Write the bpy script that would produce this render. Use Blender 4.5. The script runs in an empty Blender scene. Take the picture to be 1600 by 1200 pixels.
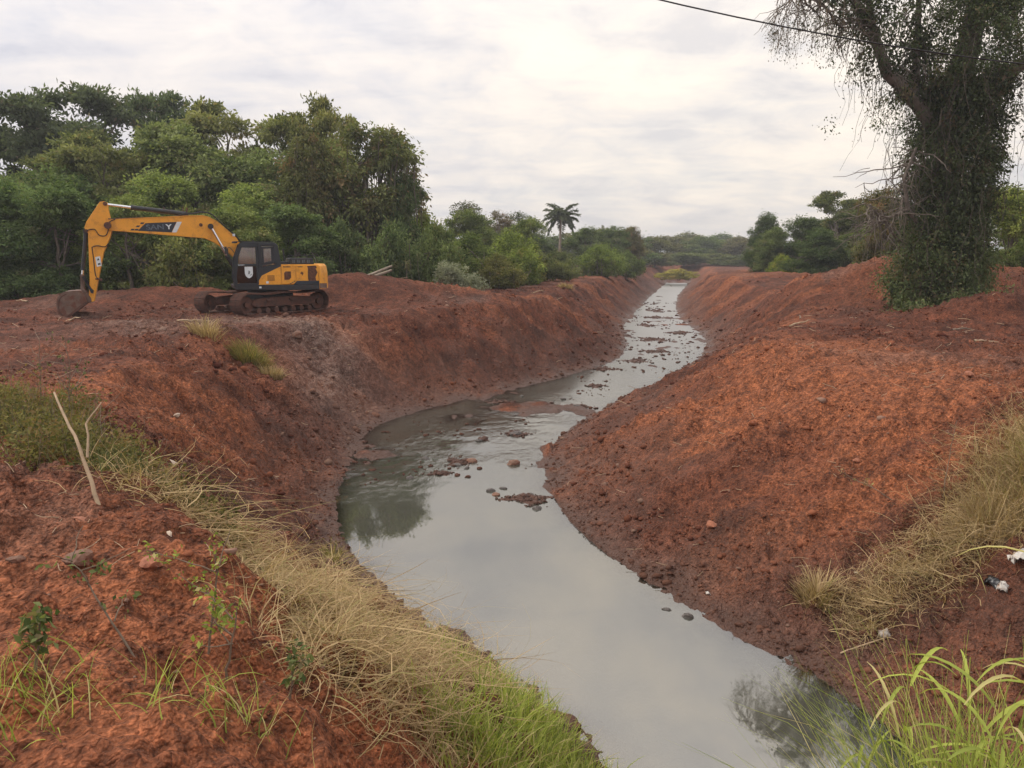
import bpy, bmesh, math, random
import numpy as np
from mathutils import Vector, Matrix, Euler

# ------------------------------------------------------------------ camera, sky, sun, exposure
scene = bpy.context.scene
R = math.radians
CAM_H = 5.6
cam_data = bpy.data.cameras.new("camera")
cam_data.sensor_fit = 'HORIZONTAL'
cam_data.sensor_width = 36.0
cam_data.lens = 36.0 * 1208.0 / 1600.0
cam_data.clip_start = 0.05
cam_data.clip_end = 6000.0
cam = bpy.data.objects.new("camera", cam_data)
scene.collection.objects.link(cam)
cam.location = (0.0, 0.0, CAM_H)
cam.rotation_euler = (R(90.0 - 9.493), 0.0, 0.0)
scene.camera = cam

scene.view_settings.view_transform = 'Standard'
scene.view_settings.look = 'None'
scene.view_settings.exposure = 0.68
scene.view_settings.gamma = 1.0
scene.view_settings.use_curve_mapping = False
scene.cycles.max_bounces = 4
scene.cycles.diffuse_bounces = 2
scene.cycles.glossy_bounces = 2
scene.cycles.use_adaptive_sampling = True
scene.cycles.adaptive_threshold = 0.02
scene.cycles.transparent_max_bounces = 12
scene.cycles.volume_bounces = 0

SUN_AZ, SUN_EL = -78.0, 46.0          # clockwise from +Y, degrees
world = bpy.data.worlds.new("World")
scene.world = world
world.use_nodes = True
world.cycles.sampling_method = 'MANUAL'
world.cycles.sample_map_resolution = 256


def N(nt, kind, **kw):
    n = nt.nodes.new(kind)
    for k, v in kw.items():
        if k in n.inputs:
            n.inputs[k].default_value = v
        else:
            setattr(n, k, v)
    return n


def math_node(nt, op, a, b=None, clamp=False):
    n = nt.nodes.new('ShaderNodeMath')
    n.operation = op
    n.use_clamp = clamp
    for i, v in enumerate((a, b)):
        if v is None:
            continue
        if isinstance(v, (int, float)):
            n.inputs[i].default_value = v
        else:
            nt.links.new(v, n.inputs[i])
    return n.outputs[0]


def mix_rgb(nt, fac, a, b, mode='MIX'):
    n = nt.nodes.new('ShaderNodeMix')
    n.data_type = 'RGBA'
    n.blend_type = mode
    for s, v in ((n.inputs[0], fac), (n.inputs[6], a), (n.inputs[7], b)):
        if isinstance(v, (int, float)):
            s.default_value = v
        elif isinstance(v, (tuple, list)):
            s.default_value = (*v[:3], 1.0)
        else:
            nt.links.new(v, s)
    return n.outputs[2]


def ramp(nt, val, stops, interp='LINEAR'):
    n = nt.nodes.new('ShaderNodeValToRGB')
    cr = n.color_ramp
    cr.interpolation = interp
    while len(cr.elements) < len(stops):
        cr.elements.new(0.5)
    for e, (p, c) in zip(cr.elements, stops):
        e.position = p
        e.color = (c, c, c, 1.0) if isinstance(c, (int, float)) else (*c, 1.0)
    nt.links.new(val, n.inputs[0])
    return n.outputs[0]


def noise(nt, vec, scale, detail=4.0, rough=0.55, dist=0.0):
    n = nt.nodes.new('ShaderNodeTexNoise')
    n.inputs['Scale'].default_value = scale
    n.inputs['Detail'].default_value = detail
    n.inputs['Roughness'].default_value = rough
    n.inputs['Distortion'].default_value = dist
    if vec is not None:
        nt.links.new(vec, n.inputs['Vector'])
    return n.outputs[0]


def build_sky():
    nt = world.node_tree
    nt.nodes.clear()
    out = nt.nodes.new('ShaderNodeOutputWorld')
    bg = nt.nodes.new('ShaderNodeBackground')
    bg.inputs['Strength'].default_value = 0.1
    sky = nt.nodes.new('ShaderNodeTexSky')
    sky.sky_type = 'NISHITA'
    sky.sun_disc = False
    sky.sun_elevation = R(SUN_EL)
    sky.sun_rotation = R(SUN_AZ)
    tc = nt.nodes.new('ShaderNodeTexCoord')
    sep = nt.nodes.new('ShaderNodeSeparateXYZ')
    nt.links.new(tc.outputs['Generated'], sep.inputs[0])
    z = math_node(nt, 'MAXIMUM', sep.outputs[2], 0.0)
    zz = math_node(nt, 'ADD', z, 0.20)
    px = math_node(nt, 'DIVIDE', sep.outputs[0], zz)
    py = math_node(nt, 'DIVIDE', sep.outputs[1], zz)
    comb = nt.nodes.new('ShaderNodeCombineXYZ')
    nt.links.new(px, comb.inputs[0])
    nt.links.new(py, comb.inputs[1])
    v = comb.outputs[0]
    big = noise(nt, v, 1.15, 5.0, 0.55, 0.3)
    fine = noise(nt, v, 3.6, 6.0, 0.62, 0.5)
    mp = nt.nodes.new('ShaderNodeMapping')
    mp.inputs['Scale'].default_value = (0.7, 2.6, 1.0)
    mp.inputs['Rotation'].default_value = (0, 0, R(8))
    nt.links.new(v, mp.inputs[0])
    streak = noise(nt, mp.outputs[0], 1.6, 5.0, 0.6, 0.6)
    s = math_node(nt, 'ADD', math_node(nt, 'MULTIPLY', big, 0.34), math_node(nt, 'MULTIPLY', fine, 0.40))
    s = math_node(nt, 'ADD', s, math_node(nt, 'MULTIPLY', streak, 0.26))
    shade = ramp(nt, s, [(0.41, (4.15, 4.15, 4.45)), (0.47, (4.8, 4.72, 4.85)), (0.52, (5.3, 5.1, 5.02)), (0.58, (5.8, 5.5, 5.25))])
    # warm brighter area of thin cloud, away from the sun's direction
    sd = (math.sin(R(18)) * math.cos(R(22)), math.cos(R(18)) * math.cos(R(22)), math.sin(R(22)))
    dot = nt.nodes.new('ShaderNodeVectorMath')
    dot.operation = 'DOT_PRODUCT'
    nt.links.new(tc.outputs['Generated'], dot.inputs[0])
    dot.inputs[1].default_value = sd
    glow = ramp(nt, dot.outputs['Value'], [(0.55, 0.0), (0.85, 0.35), (1.0, 1.0)], 'EASE')
    warm = mix_rgb(nt, glow, (0.97, 0.96, 0.985), (1.20, 1.13, 1.02))
    cloud = mix_rgb(nt, 1.0, shade, warm, 'MULTIPLY')
    # overcast skies brighten evenly towards the zenith
    lift = math_node(nt, 'ADD', 0.90, math_node(nt, 'MULTIPLY', z, 0.95))
    cloud = mix_rgb(nt, 1.0, cloud, lift, 'MULTIPLY')
    cover = ramp(nt, big, [(0.25, 0.86), (0.55, 0.97)])
    col = mix_rgb(nt, cover, sky.outputs[0], cloud)
    nt.links.new(col, bg.inputs['Color'])
    nt.links.new(bg.outputs[0], out.inputs[0])


build_sky()
sun_data = bpy.data.lights.new("sun", 'SUN')
sun_data.energy = 1.5
sun_data.angle = R(18.0)
sun_data.color = (1.0, 0.93, 0.84)
sun = bpy.data.objects.new("sun", sun_data)
scene.collection.objects.link(sun)
_sd = Vector((math.sin(R(SUN_AZ)) * math.cos(R(SUN_EL)), math.cos(R(SUN_AZ)) * math.cos(R(SUN_EL)), math.sin(R(SUN_EL))))
sun.rotation_euler = _sd.to_track_quat('Z', 'Y').to_euler()

# ------------------------------------------------------------------ helpers
col = scene.collection
rng = np.random.default_rng(7)
random.seed(7)


def tag(o, label=None, cat=None, group=None, kind=None):
    if label:
        o["label"] = label
    if cat:
        o["category"] = cat
    if group:
        o["group"] = group
    if kind:
        o["kind"] = kind
    return o


def link(o, parent=None):
    col.objects.link(o)
    if parent is not None:
        o.parent = parent
    return o


def empty(name, loc=(0, 0, 0), rz=0.0):
    o = bpy.data.objects.new(name, None)
    o.empty_display_size = 0.2
    o.location = loc
    o.rotation_euler = (0, 0, rz)
    return link(o)


def mesh_np(name, V, Fc, mat, smooth=False, color=None):
    """one mesh from arrays: V (n,3), Fc (m,k)"""
    V = np.ascontiguousarray(V, dtype=np.float32)
    Fc = np.ascontiguousarray(Fc, dtype=np.int32)
    me = bpy.data.meshes.new(name)
    me.vertices.add(len(V))
    me.vertices.foreach_set('co', V.ravel())
    m, k = Fc.shape
    me.loops.add(m * k)
    me.loops.foreach_set('vertex_index', Fc.ravel())
    me.polygons.add(m)
    me.polygons.foreach_set('loop_start', np.arange(0, m * k, k, dtype=np.int32))
    if smooth:
        me.polygons.foreach_set('use_smooth', np.ones(m, dtype=bool))
    me.update(calc_edges=True)
    if color is not None:
        a = me.color_attributes.new('Col', 'FLOAT_COLOR', 'POINT')
        c = np.ones((len(V), 4), dtype=np.float32)
        c[:, :color.shape[1]] = color
        a.data.foreach_set('color', c.ravel())
    if mat is not None:
        me.materials.append(mat)
    return me


def obj(name, me, parent=None, loc=None, rot=None, scale=None):
    o = bpy.data.objects.new(name, me)
    if loc is not None:
        o.location = loc
    if rot is not None:
        o.rotation_euler = rot
    if scale is not None:
        o.scale = scale
    return link(o, parent)


def bm_obj(name, bm, mat, parent=None, smooth=False):
    bmesh.ops.recalc_face_normals(bm, faces=bm.faces)
    me = bpy.data.meshes.new(name)
    bm.to_mesh(me)
    bm.free()
    me.materials.append(mat)
    if smooth:
        for p in me.polygons:
            p.use_smooth = True
    return obj(name, me, parent)


# ------------------------------------------------------------------ terrain shape (metres; water surface z = 0)
#TERRAIN
LEFT = np.array([(4.5, -14), (3.2, -4), (2.4, 3), (1.9, 6.2), (1.35, 7.7), (0.63, 8.7), (0.2, 9.6), (-1.6, 11.6), (-3.0, 13.5), (-4.0, 16.3),
                 (-4.4, 19.4), (-4.4, 22.0), (-4.9, 23.8), (-4.3, 26.1), (-1.5, 30.4), (1.73, 34.4), (6.1, 42.0), (7.7, 51.7),
                 (8.7, 61.1), (13.8, 83.9), (20.0, 111.0), (25.1, 132.8), (33.0, 165.0), (39.0, 190.0)])
RIGHT = np.array([(8.5, -14), (7.0, -4), (5.6, 3), (4.9, 6.2), (4.5, 7.7), (4.62, 8.7), (4.4, 9.4), (3.6, 10.3), (3.0, 11.5), (2.2, 12.9), (1.35, 14.8),
                  (1.1, 16.4), (0.76, 19.7), (1.3, 23.0), (3.0, 27.6), (6.3, 33.5), (10.3, 42.0), (13.2, 51.7), (14.1, 60.0), (14.6, 67.2),
                  (17.7, 83.9), (23.8, 111.2), (29.5, 132.8), (37.5, 165.0), (43.0, 190.0)])


def _hash(ix, iy, seed):
    h = (ix.astype(np.int64) * 374761393 + iy.astype(np.int64) * 668265263 + seed * 1442695041) & 0x7fffffff
    h = ((h ^ (h >> 13)) * 1274126177) & 0x7fffffff
    return ((h ^ (h >> 16)) & 0xffff) / 65535.0


def vnoise(x, y, seed=0):
    ix = np.floor(x); iy = np.floor(y)
    fx = x - ix; fy = y - iy
    fx = fx * fx * (3 - 2 * fx); fy = fy * fy * (3 - 2 * fy)
    a = _hash(ix, iy, seed); b = _hash(ix + 1, iy, seed); c = _hash(ix, iy + 1, seed); d = _hash(ix + 1, iy + 1, seed)
    return (a + (b - a) * fx) * (1 - fy) + (c + (d - c) * fx) * fy - 0.5


def fbm(x, y, octs=4, gain=0.5, seed=0):
    t = np.zeros_like(x); a = 1.0
    for o in range(octs):
        t += a * vnoise(x * 2 ** o + 17.3 * o, y * 2 ** o - 9.1 * o, seed + o)
        a *= gain
    return t


def dense(poly):
    out = []
    for (a, b) in zip(poly[:-1], poly[1:]):
        n = max(1, int(np.linalg.norm(b - a) / max(1.0, 0.045 * a[1])))
        for i in range(n):
            out.append(a + (b - a) * i / n)
    out.append(poly[-1])
    P = np.array(out)
    for _ in range(2):
        P[1:-1] = 0.25 * P[:-2] + 0.5 * P[1:-1] + 0.25 * P[2:]
    return P


LD, RD = dense(LEFT), dense(RIGHT)


def poly_dist(x, y, P):
    best = np.full(x.shape, 1e9); s_at = np.zeros(x.shape)
    s = 0.0
    for a, b in zip(P[:-1], P[1:]):
        d = b - a; L2 = d @ d; L = math.sqrt(L2)
        t = np.clip(((x - a[0]) * d[0] + (y - a[1]) * d[1]) / L2, 0, 1)
        q = (x - a[0] - t * d[0]) ** 2 + (y - a[1] - t * d[1]) ** 2
        m = q < best
        best = np.where(m, q, best); s_at = np.where(m, s + t * L, s_at)
        s += L
    return np.sqrt(best), s_at


def sstep(a, b, x):
    t = np.clip((x - a) / (b - a), 0, 1)
    return t * t * (3 - 2 * t)


MOUNDS = [(-8.6, 39.0, 2.4, 1.5, 1.35), (-5.0, 41.5, 3.0, 1.6, 0.9), (-15.5, 37.2, 2.6, 1.3, 0.75), (-18.2, 31.2, 1.6, 1.1, 0.25),
          (-12.4, 24.2, 1.7, 0.7, 0.35), (-20, 36, 3, 2, 0.5),
          (19.6, 39.5, 2.6, 2.6, 2.1), (15.6, 43.0, 3.0, 2.6, 0.9), (24.5, 37.0, 3.0, 2.2, 1.5), (17.4, 28.6, 1.6, 1.2, 0.85), (20.5, 28.5, 2.0, 1.6, 0.6),
          (24.0, 70.0, 4.0, 5.0, 0.9), (33.0, 100.0, 5.0, 6.0, 0.9), (-9.5, 15.0, 2.5, 2.0, 0.15), (-4.6, 6.6, 1.2, 0.8, 0.25)]


def terrain(x, y, detail=True):
    x = np.asarray(x, float); y = np.asarray(y, float)
    wob = 0.42 * fbm(x * 0.7, y * 0.7, 4, 0.68, 50)
    dl, sl = poly_dist(x, y, LD)
    dr, sr = poly_dist(x, y, RD)
    xl = np.interp(y, LD[:, 1], LD[:, 0]); xr = np.interp(y, RD[:, 1], RD[:, 0])
    left = x < xl; right = x > xr
    inside = ~(left | right)
    side_l = np.where(inside, dl < dr, left)
    d = np.where(side_l, dl, dr)
    s = np.where(side_l, sl, sr)
    d = d + np.where(inside, -wob * 0.5, wob * sstep(0, 1.5, d) + wob * 0.5)
    W = np.where(side_l, 3.8 + 0.2 * vnoise(s * 0.15, s * 0, 3), 5.4 - 1.5 * sstep(32, 50, y) + 0.2 * vnoise(s * 0.12, s * 0 + 4, 5))
    Hp = np.where(side_l, 3.2 + 0.15 * sstep(14, 6, y), 3.15) - 0.35 * sstep(70, 120, y)
    toe = 0.45 + 0.25 * vnoise(s * 0.3, s * 0 + 8, 6)
    t = (d - toe) / W
    k = 0.04
    rampv = t - k * np.log1p(np.exp(np.clip((t - 1.0) / k, -30, 30)))          # soft crest
    rampv = 0.05 * np.log1p(np.exp(np.clip(rampv / 0.05, -30, 30)))             # soft toe
    bank = 0.10 * np.clip(d / 0.6, 0, 1) + (Hp - 0.1) * np.clip(rampv, 0, 1.0) / (1 - 0.0)
    di = np.minimum(dl, dr) + wob * 0.5
    riff = sstep(15.5, 19.5, y) * (1 - 0.0 * y)
    depth = 0.5 - 0.40 * riff
    bed = -depth * np.clip(di / (1.6 - 1.0 * riff), -0.2, 1.0) - 0.01
    bars = fbm(x * 0.55 + 3, y * 0.32, 4, 0.6, 21)
    bed = bed + riff * np.clip(bars - 0.25, 0, 1) * 0.55
    z = np.where(inside, bed, bank)
    far = sstep(150, 185, y)
    z = z * (1 - far) + np.where(inside, 0.9, z) * far
    up = np.clip(z / 3.0, 0, 1)
    for (mx, my, sx, sy, h) in MOUNDS:
        z = z + h * np.exp(-0.5 * (((x - mx) / sx) ** 2 + ((y - my) / sy) ** 2)) * up
    # road embankment the photographer stands on
    emb = np.clip(2.0 - (y - 3.6) * 1.25, -5, 3.9)
    z = np.maximum(z, np.where(y < 8, emb, -5))
    # rolling land far away
    rr = np.hypot(x, y)
    z = z + sstep(250, 900, rr) * (4.0 + 10.0 * fbm(x * 0.004, y * 0.004, 3, 0.5, 77)) + sstep(900, 2200, rr) * 20
    if detail:
        dry = 0.32 * sstep(-.35, -.05, z) + 0.68 * sstep(-0.05, 0.4, z)
        slope_zone = np.clip(1 - np.abs(t - 0.5) / 0.6, 0, 1) * (~inside)
        z = z + dry * 0.09 * fbm(x * 0.45, y * 0.45, 3, 0.5, 1) * (0.4 + 0.6 * sstep(0.8, 1.1, t))
        lump = fbm(x * 1.6, y * 1.6, 4, 0.62, 11)
        z = z + (0.05 + 0.95 * dry) * 0.12 * lump
        # crumbly clods, sharper
        cl = np.abs(fbm(x * 3.1, y * 3.1, 3, 0.6, 31))
        z = z + dry * 0.24 * (cl - 0.2) * (0.45 + 0.9 * sstep(-.1, .15, fbm(x * 0.3, y * 0.3, 2, 0.5, 35)))
        z = z + dry * 0.10 * (np.abs(fbm(x * 7.0, y * 7.0, 2, 0.6, 37)) - .18) * sstep(34, 14, np.hypot(x, y))
        z = z + dry * 0.22 * (np.abs(fbm(x * 1.1, y * 1.1, 2, 0.5, 39)) - .18) * sstep(12, 6, np.hypot(x, y)) * sstep(.7, 1.1, t)
        # bucket scrape marks running down the faces
        z = z + slope_zone * 0.28 * fbm(s * 1.5 + 0.5 * d, d * 0.16, 3, 0.6, 41) * dry
        # track ruts on the right plateau
        plat = sstep(1.0, 1.3, t) * (~inside) * (x > 0) * sstep(60, 40, y)
        rut = np.abs(fbm(x * 0.10 + .25 * y * .1, y * 0.9, 2, 0.5, 61))
        z = z + plat * 0.75 * (np.minimum(rut, .2) - .14)
    return z, d, s, t, side_l, inside
#END_TERRAIN

# ------------------------------------------------------------------ materials
def new_mat(name):
    m = bpy.data.materials.new(name)
    m.use_nodes = True
    nt = m.node_tree
    nt.nodes.clear()
    out = nt.nodes.new('ShaderNodeOutputMaterial')
    return m, nt, out


def attr(nt, name='Col'):
    a = nt.nodes.new('ShaderNodeAttribute')
    a.attribute_name = name
    return a


def bump(nt, h, strength, dist, normal=None):
    b = nt.nodes.new('ShaderNodeBump')
    b.inputs['Strength'].default_value = strength
    b.inputs['Distance'].default_value = dist
    nt.links.new(h, b.inputs['Height'])
    if normal is not None:
        nt.links.new(normal, b.inputs['Normal'])
    return b.outputs[0]


def soil_material():
    m, nt, out = new_mat("red_soil")
    tc = nt.nodes.new('ShaderNodeTexCoord')
    v = tc.outputs['Object']
    n1 = noise(nt, v, 0.9, 3.0, 0.62)
    n2 = noise(nt, v, 5.5, 3.0, 0.6)
    n3 = noise(nt, v, 22.0, 2.0, 0.65)
    a = attr(nt)
    sp = nt.nodes.new('ShaderNodeSeparateColor')
    nt.links.new(a.outputs['Color'], sp.inputs[0])
    c = mix_rgb(nt, ramp(nt, n1, [(0.36, 0.0), (0.64, 1.0)]), (0.066, 0.0235, 0.0130), (0.150, 0.050, 0.0255))
    org = math_node(nt, 'MULTIPLY', sp.outputs[0], ramp(nt, n2, [(0.25, 0.35), (0.6, 1.0)]))
    c = mix_rgb(nt, org, c, (0.245, 0.084, 0.036))
    gry = math_node(nt, 'MULTIPLY', sp.outputs[1], ramp(nt, n2, [(0.35, 0.3), (0.6, 1.0)]))
    c = mix_rgb(nt, gry, c, (0.185, 0.125, 0.098))
    # crumb to crumb variation
    c = mix_rgb(nt, 1.0, c, ramp(nt, n3, [(0.3, 0.60), (0.5, 0.98), (0.72, 1.36)]), 'MULTIPLY')
    c = mix_rgb(nt, 1.0, c, ramp(nt, n2, [(0.3, 0.62), (0.7, 1.36)]), 'MULTIPLY')
    # crumbs: every cell its own tone, domed
    vc = nt.nodes.new('ShaderNodeTexVoronoi')
    vc.inputs['Scale'].default_value = 15.0
    nt.links.new(v, vc.inputs['Vector'])
    vf = nt.nodes.new('ShaderNodeTexVoronoi')
    vf.inputs['Scale'].default_value = 42.0
    nt.links.new(v, vf.inputs['Vector'])
    c = mix_rgb(nt, 1.0, c, ramp(nt, vc.outputs['Color'], [(0.1, 0.84), (0.9, 1.16)]), 'MULTIPLY')
    c = mix_rgb(nt, 1.0, c, ramp(nt, vf.outputs['Color'], [(0.1, 0.72), (0.9, 1.28)]), 'MULTIPLY')
    # pebbles and bits of root
    vo = nt.nodes.new('ShaderNodeTexVoronoi')
    vo.inputs['Scale'].default_value = 9.0
    nt.links.new(v, vo.inputs['Vector'])
    dot = ramp(nt, vo.outputs['Distance'], [(0.07, 1.0), (0.13, 0.0)])
    sel = ramp(nt, vo.outputs['Color'], [(0.62, 0.0), (0.66, 1.0)])
    c = mix_rgb(nt, math_node(nt, 'MULTIPLY', math_node(nt, 'MULTIPLY', dot, sel), 0.7), c, (0.36, 0.19, 0.12))
    # wet mud by the water
    wet = sp.outputs[2]
    c = mix_rgb(nt, wet, c, mix_rgb(nt, n2, (0.052, 0.025, 0.017), (0.125, 0.064, 0.043)))
    b = nt.nodes.new('ShaderNodeBsdfPrincipled')
    nt.links.new(c, b.inputs['Base Color'])
    nt.links.new(math_node(nt, 'SUBTRACT', 0.97, math_node(nt, 'MULTIPLY', wet, 0.5)), b.inputs['Roughness'])
    b.inputs['Specular IOR Level'].default_value = 0.25
    h = math_node(nt, 'ADD', math_node(nt, 'MULTIPLY', n2, 1.0), math_node(nt, 'MULTIPLY', n3, 0.45))
    h = math_node(nt, 'SUBTRACT', h, math_node(nt, 'MULTIPLY', vc.outputs['Distance'], 0.35))
    h = math_node(nt, 'SUBTRACT', h, math_node(nt, 'MULTIPLY', vf.outputs['Distance'], 0.22))
    nt.links.new(bump(nt, h, 0.9, 0.09), b.inputs['Normal'])
    nt.links.new(b.outputs[0], out.inputs[0])
    return m


def leaf_material(name, dark, light, transl=0.3, gloss=0.12, dry=None):
    """dark..light picked by the per-leaf attribute; object colour tints a whole plant"""
    m, nt, out = new_mat(name)
    a = attr(nt)
    sp = nt.nodes.new('ShaderNodeSeparateColor')
    nt.links.new(a.outputs['Color'], sp.inputs[0])
    c = mix_rgb(nt, sp.outputs[0], dark, light)
    if dry:
        c = mix_rgb(nt, sp.outputs[1], c, dry)
    oi = nt.nodes.new('ShaderNodeObjectInfo')
    c = mix_rgb(nt, 1.0, c, oi.outputs['Color'], 'MULTIPLY')
    d = nt.nodes.new('ShaderNodeBsdfDiffuse')
    nt.links.new(c, d.inputs[0])
    t = nt.nodes.new('ShaderNodeBsdfTranslucent')
    nt.links.new(mix_rgb(nt, 1.0, c, (1.1, 1.15, 0.6), 'MULTIPLY'), t.inputs[0])
    mx = nt.nodes.new('ShaderNodeMixShader')
    mx.inputs[0].default_value = transl
    nt.links.new(d.outputs[0], mx.inputs[1])
    nt.links.new(t.outputs[0], mx.inputs[2])
    nt.links.new(mx.outputs[0], out.inputs[0])
    return m


def solid(name, c, rough=0.6, metal=0.0, var=0.12, scale=6.0, dirt=None, dirt_lo=0.55, dirt_hi=0.75, bumps=0.0, spec=0.5):
    m, nt, out = new_mat(name)
    tc = nt.nodes.new('ShaderNodeTexCoord')
    v = tc.outputs['Object']
    n = noise(nt, v, scale, 5.0, 0.6)
    cc = mix_rgb(nt, 1.0, c, ramp(nt, n, [(0.3, 1 - var), (0.7, 1 + var)]), 'MULTIPLY')
    b = nt.nodes.new('ShaderNodeBsdfPrincipled')
    if dirt is not None:
        n2 = noise(nt, v, scale * 0.6 + 0.7, 6.0, 0.68, 0.4)
        f = ramp(nt, n2, [(dirt_lo, 0.0), (dirt_hi, 1.0)])
        cc = mix_rgb(nt, f, cc, dirt)
        nt.links.new(math_node(nt, 'ADD', rough, math_node(nt, 'MULTIPLY', f, 0.9 - rough)), b.inputs['Roughness'])
    else:
        b.inputs['Roughness'].default_value = rough
    nt.links.new(cc, b.inputs['Base Color'])
    b.inputs['Metallic'].default_value = metal
    b.inputs['Specular IOR Level'].default_value = spec
    if bumps > 0:
        nt.links.new(bump(nt, noise(nt, v, scale * 4, 4.0, 0.6), 0.7, bumps), b.inputs['Normal'])
    nt.links.new(b.outputs[0], out.inputs[0])
    return m


def water_material():
    m, nt, out = new_mat("murky_water")
    tc = nt.nodes.new('ShaderNodeTexCoord')
    v = tc.outputs['Object']
    a = attr(nt)
    sp = nt.nodes.new('ShaderNodeSeparateColor')
    nt.links.new(a.outputs['Color'], sp.inputs[0])
    mp = nt.nodes.new('ShaderNodeMapping')
    mp.inputs['Scale'].default_value = (1.0, 0.55, 1.0)
    mp.inputs['Rotation'].default_value = (0, 0, R(-20))
    nt.links.new(v, mp.inputs[0])
    calm = noise(nt, mp.outputs[0], 0.8, 2.0, 0.5)
    rip = noise(nt, mp.outputs[0], 4.2, 5.0, 0.62, 0.8)
    patch = ramp(nt, noise(nt, v, 0.45, 3.0, 0.55), [(0.40, 0.08), (0.62, 1.0)])
    ripamt = math_node(nt, 'MULTIPLY', sp.outputs[1], patch)
    h = math_node(nt, 'ADD', math_node(nt, 'MULTIPLY', calm, 0.04), math_node(nt, 'MULTIPLY', rip, math_node(nt, 'ADD', 0.004, math_node(nt, 'MULTIPLY', ripamt, 0.32))))
    nrm = bump(nt, h, 1.0, 0.10)
    dif = nt.nodes.new('ShaderNodeBsdfDiffuse')
    silt = mix_rgb(nt, noise(nt, v, 0.35, 3.0, 0.5), (0.062, 0.064, 0.050), (0.085, 0.082, 0.062))
    nt.links.new(silt, dif.inputs[0])
    tr = nt.nodes.new('ShaderNodeBsdfTransparent')
    tr.inputs[0].default_value = (0.80, 0.72, 0.58, 1)
    body = nt.nodes.new('ShaderNodeMixShader')
    nt.links.new(sp.outputs[0], body.inputs[0])
    nt.links.new(tr.outputs[0], body.inputs[1])
    nt.links.new(dif.outputs[0], body.inputs[2])
    gl = nt.nodes.new('ShaderNodeBsdfGlossy')
    nt.links.new(math_node(nt, 'ADD', 0.02, math_node(nt, 'MULTIPLY', sp.outputs[2], 0.26)), gl.inputs['Roughness'])
    nt.links.new(nrm, gl.inputs['Normal'])
    fr = nt.nodes.new('ShaderNodeFresnel')
    fr.inputs[0].default_value = 3.6
    nt.links.new(nrm, fr.inputs['Normal'])
    mx = nt.nodes.new('ShaderNodeMixShader')
    nt.links.new(fr.outputs[0], mx.inputs[0])
    nt.links.new(body.outputs[0], mx.inputs[1])
    nt.links.new(gl.outputs[0], mx.inputs[2])
    nt.links.new(mx.outputs[0], out.inputs[0])
    return m


def glass_material(name, tint, base):
    m, nt, out = new_mat(name)
    tr = nt.nodes.new('ShaderNodeBsdfTransparent')
    tr.inputs[0].default_value = tint
    gl = nt.nodes.new('ShaderNodeBsdfGlossy')
    gl.inputs['Roughness'].default_value = 0.03
    fr = nt.nodes.new('ShaderNodeFresnel')
    fr.inputs[0].default_value = 1.5
    mx = nt.nodes.new('ShaderNodeMixShader')
    nt.links.new(math_node(nt, 'ADD', math_node(nt, 'MULTIPLY', fr.outputs[0], 0.9), base), mx.inputs[0])
    nt.links.new(tr.outputs[0], mx.inputs[1])
    nt.links.new(gl.outputs[0], mx.inputs[2])
    nt.links.new(mx.outputs[0], out.inputs[0])
    return m


def crumb_material():
    m, nt, out = new_mat("soil_crumbs")
    a = attr(nt)
    sp = nt.nodes.new('ShaderNodeSeparateColor')
    nt.links.new(a.outputs['Color'], sp.inputs[0])
    c = mix_rgb(nt, sp.outputs[0], (0.080, 0.029, 0.020), (0.265, 0.098, 0.052))
    c = mix_rgb(nt, sp.outputs[1], c, (0.26, 0.17, 0.125))
    c = mix_rgb(nt, sp.outputs[2], c, (0.080, 0.042, 0.030))
    d = nt.nodes.new('ShaderNodeBsdfDiffuse')
    nt.links.new(c, d.inputs[0])
    nt.links.new(d.outputs[0], out.inputs[0])
    return m


M = {}
M['crumb'] = crumb_material()
M['soil'] = soil_material()
M['water'] = water_material()
M['glass'] = glass_material("cab_glass", (0.80, 0.88, 0.84, 1), .30)
M['glass_dark'] = glass_material("tinted_glass", (0.16, 0.19, 0.20, 1), .08)
M['leaf_dark'] = leaf_material("leaf_dark", (0.032, 0.044, 0.026), (0.160, 0.190, 0.092), 0.30, 0.10, (0.17, 0.13, 0.085))
M['leaf_mid'] = leaf_material("leaf_mid", (0.045, 0.064, 0.030), (0.250, 0.268, 0.122), 0.32, 0.08, (0.24, 0.19, 0.11))
M['leaf_light'] = leaf_material("leaf_light", (0.058, 0.086, 0.032), (0.285, 0.318, 0.130), 0.34, 0.08, (0.27, 0.22, 0.12))
M['leaf_pale'] = leaf_material("leaf_pale", (0.20, 0.22, 0.14), (0.42, 0.44, 0.31), 0.25, 0.05)
M['dry_grass'] = leaf_material("dry_grass", (0.20, 0.125, 0.065), (0.62, 0.465, 0.255), 0.25, 0.05, (0.30, 0.28, 0.11))
M['green_grass'] = leaf_material("green_grass", (0.13, 0.18, 0.045), (0.50, 0.55, 0.13), 0.40, 0.07, (0.62, 0.52, 0.26))
M['bark'] = solid("bark", (0.15, 0.122, 0.095), 0.9, var=0.4, scale=5.0, bumps=0.03)
M['bark_pale'] = solid("bark_pale", (0.26, 0.21, 0.155), 0.9, var=0.3, scale=8.0, bumps=0.02)
M['twig'] = solid("twig", (0.19, 0.14, 0.095), 0.9, var=0.3, scale=8.0)
M['vine'] = solid("vine_stem", (0.095, 0.074, 0.055), 0.9, var=0.3, scale=8.0)
M['straw'] = solid("straw_stick", (0.38, 0.27, 0.165), 0.85, var=0.25, scale=12.0, bumps=0.004)
M['stone'] = solid("stone_brown", (0.20, 0.115, 0.075), 0.85, var=0.4, scale=9.0, dirt=(0.15, 0.06, 0.035), dirt_lo=.4, dirt_hi=.6, bumps=0.02)
M['stone_red'] = solid("stone_red", (0.30, 0.115, 0.062), 0.9, var=0.35, scale=14.0, bumps=0.012)
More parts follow.
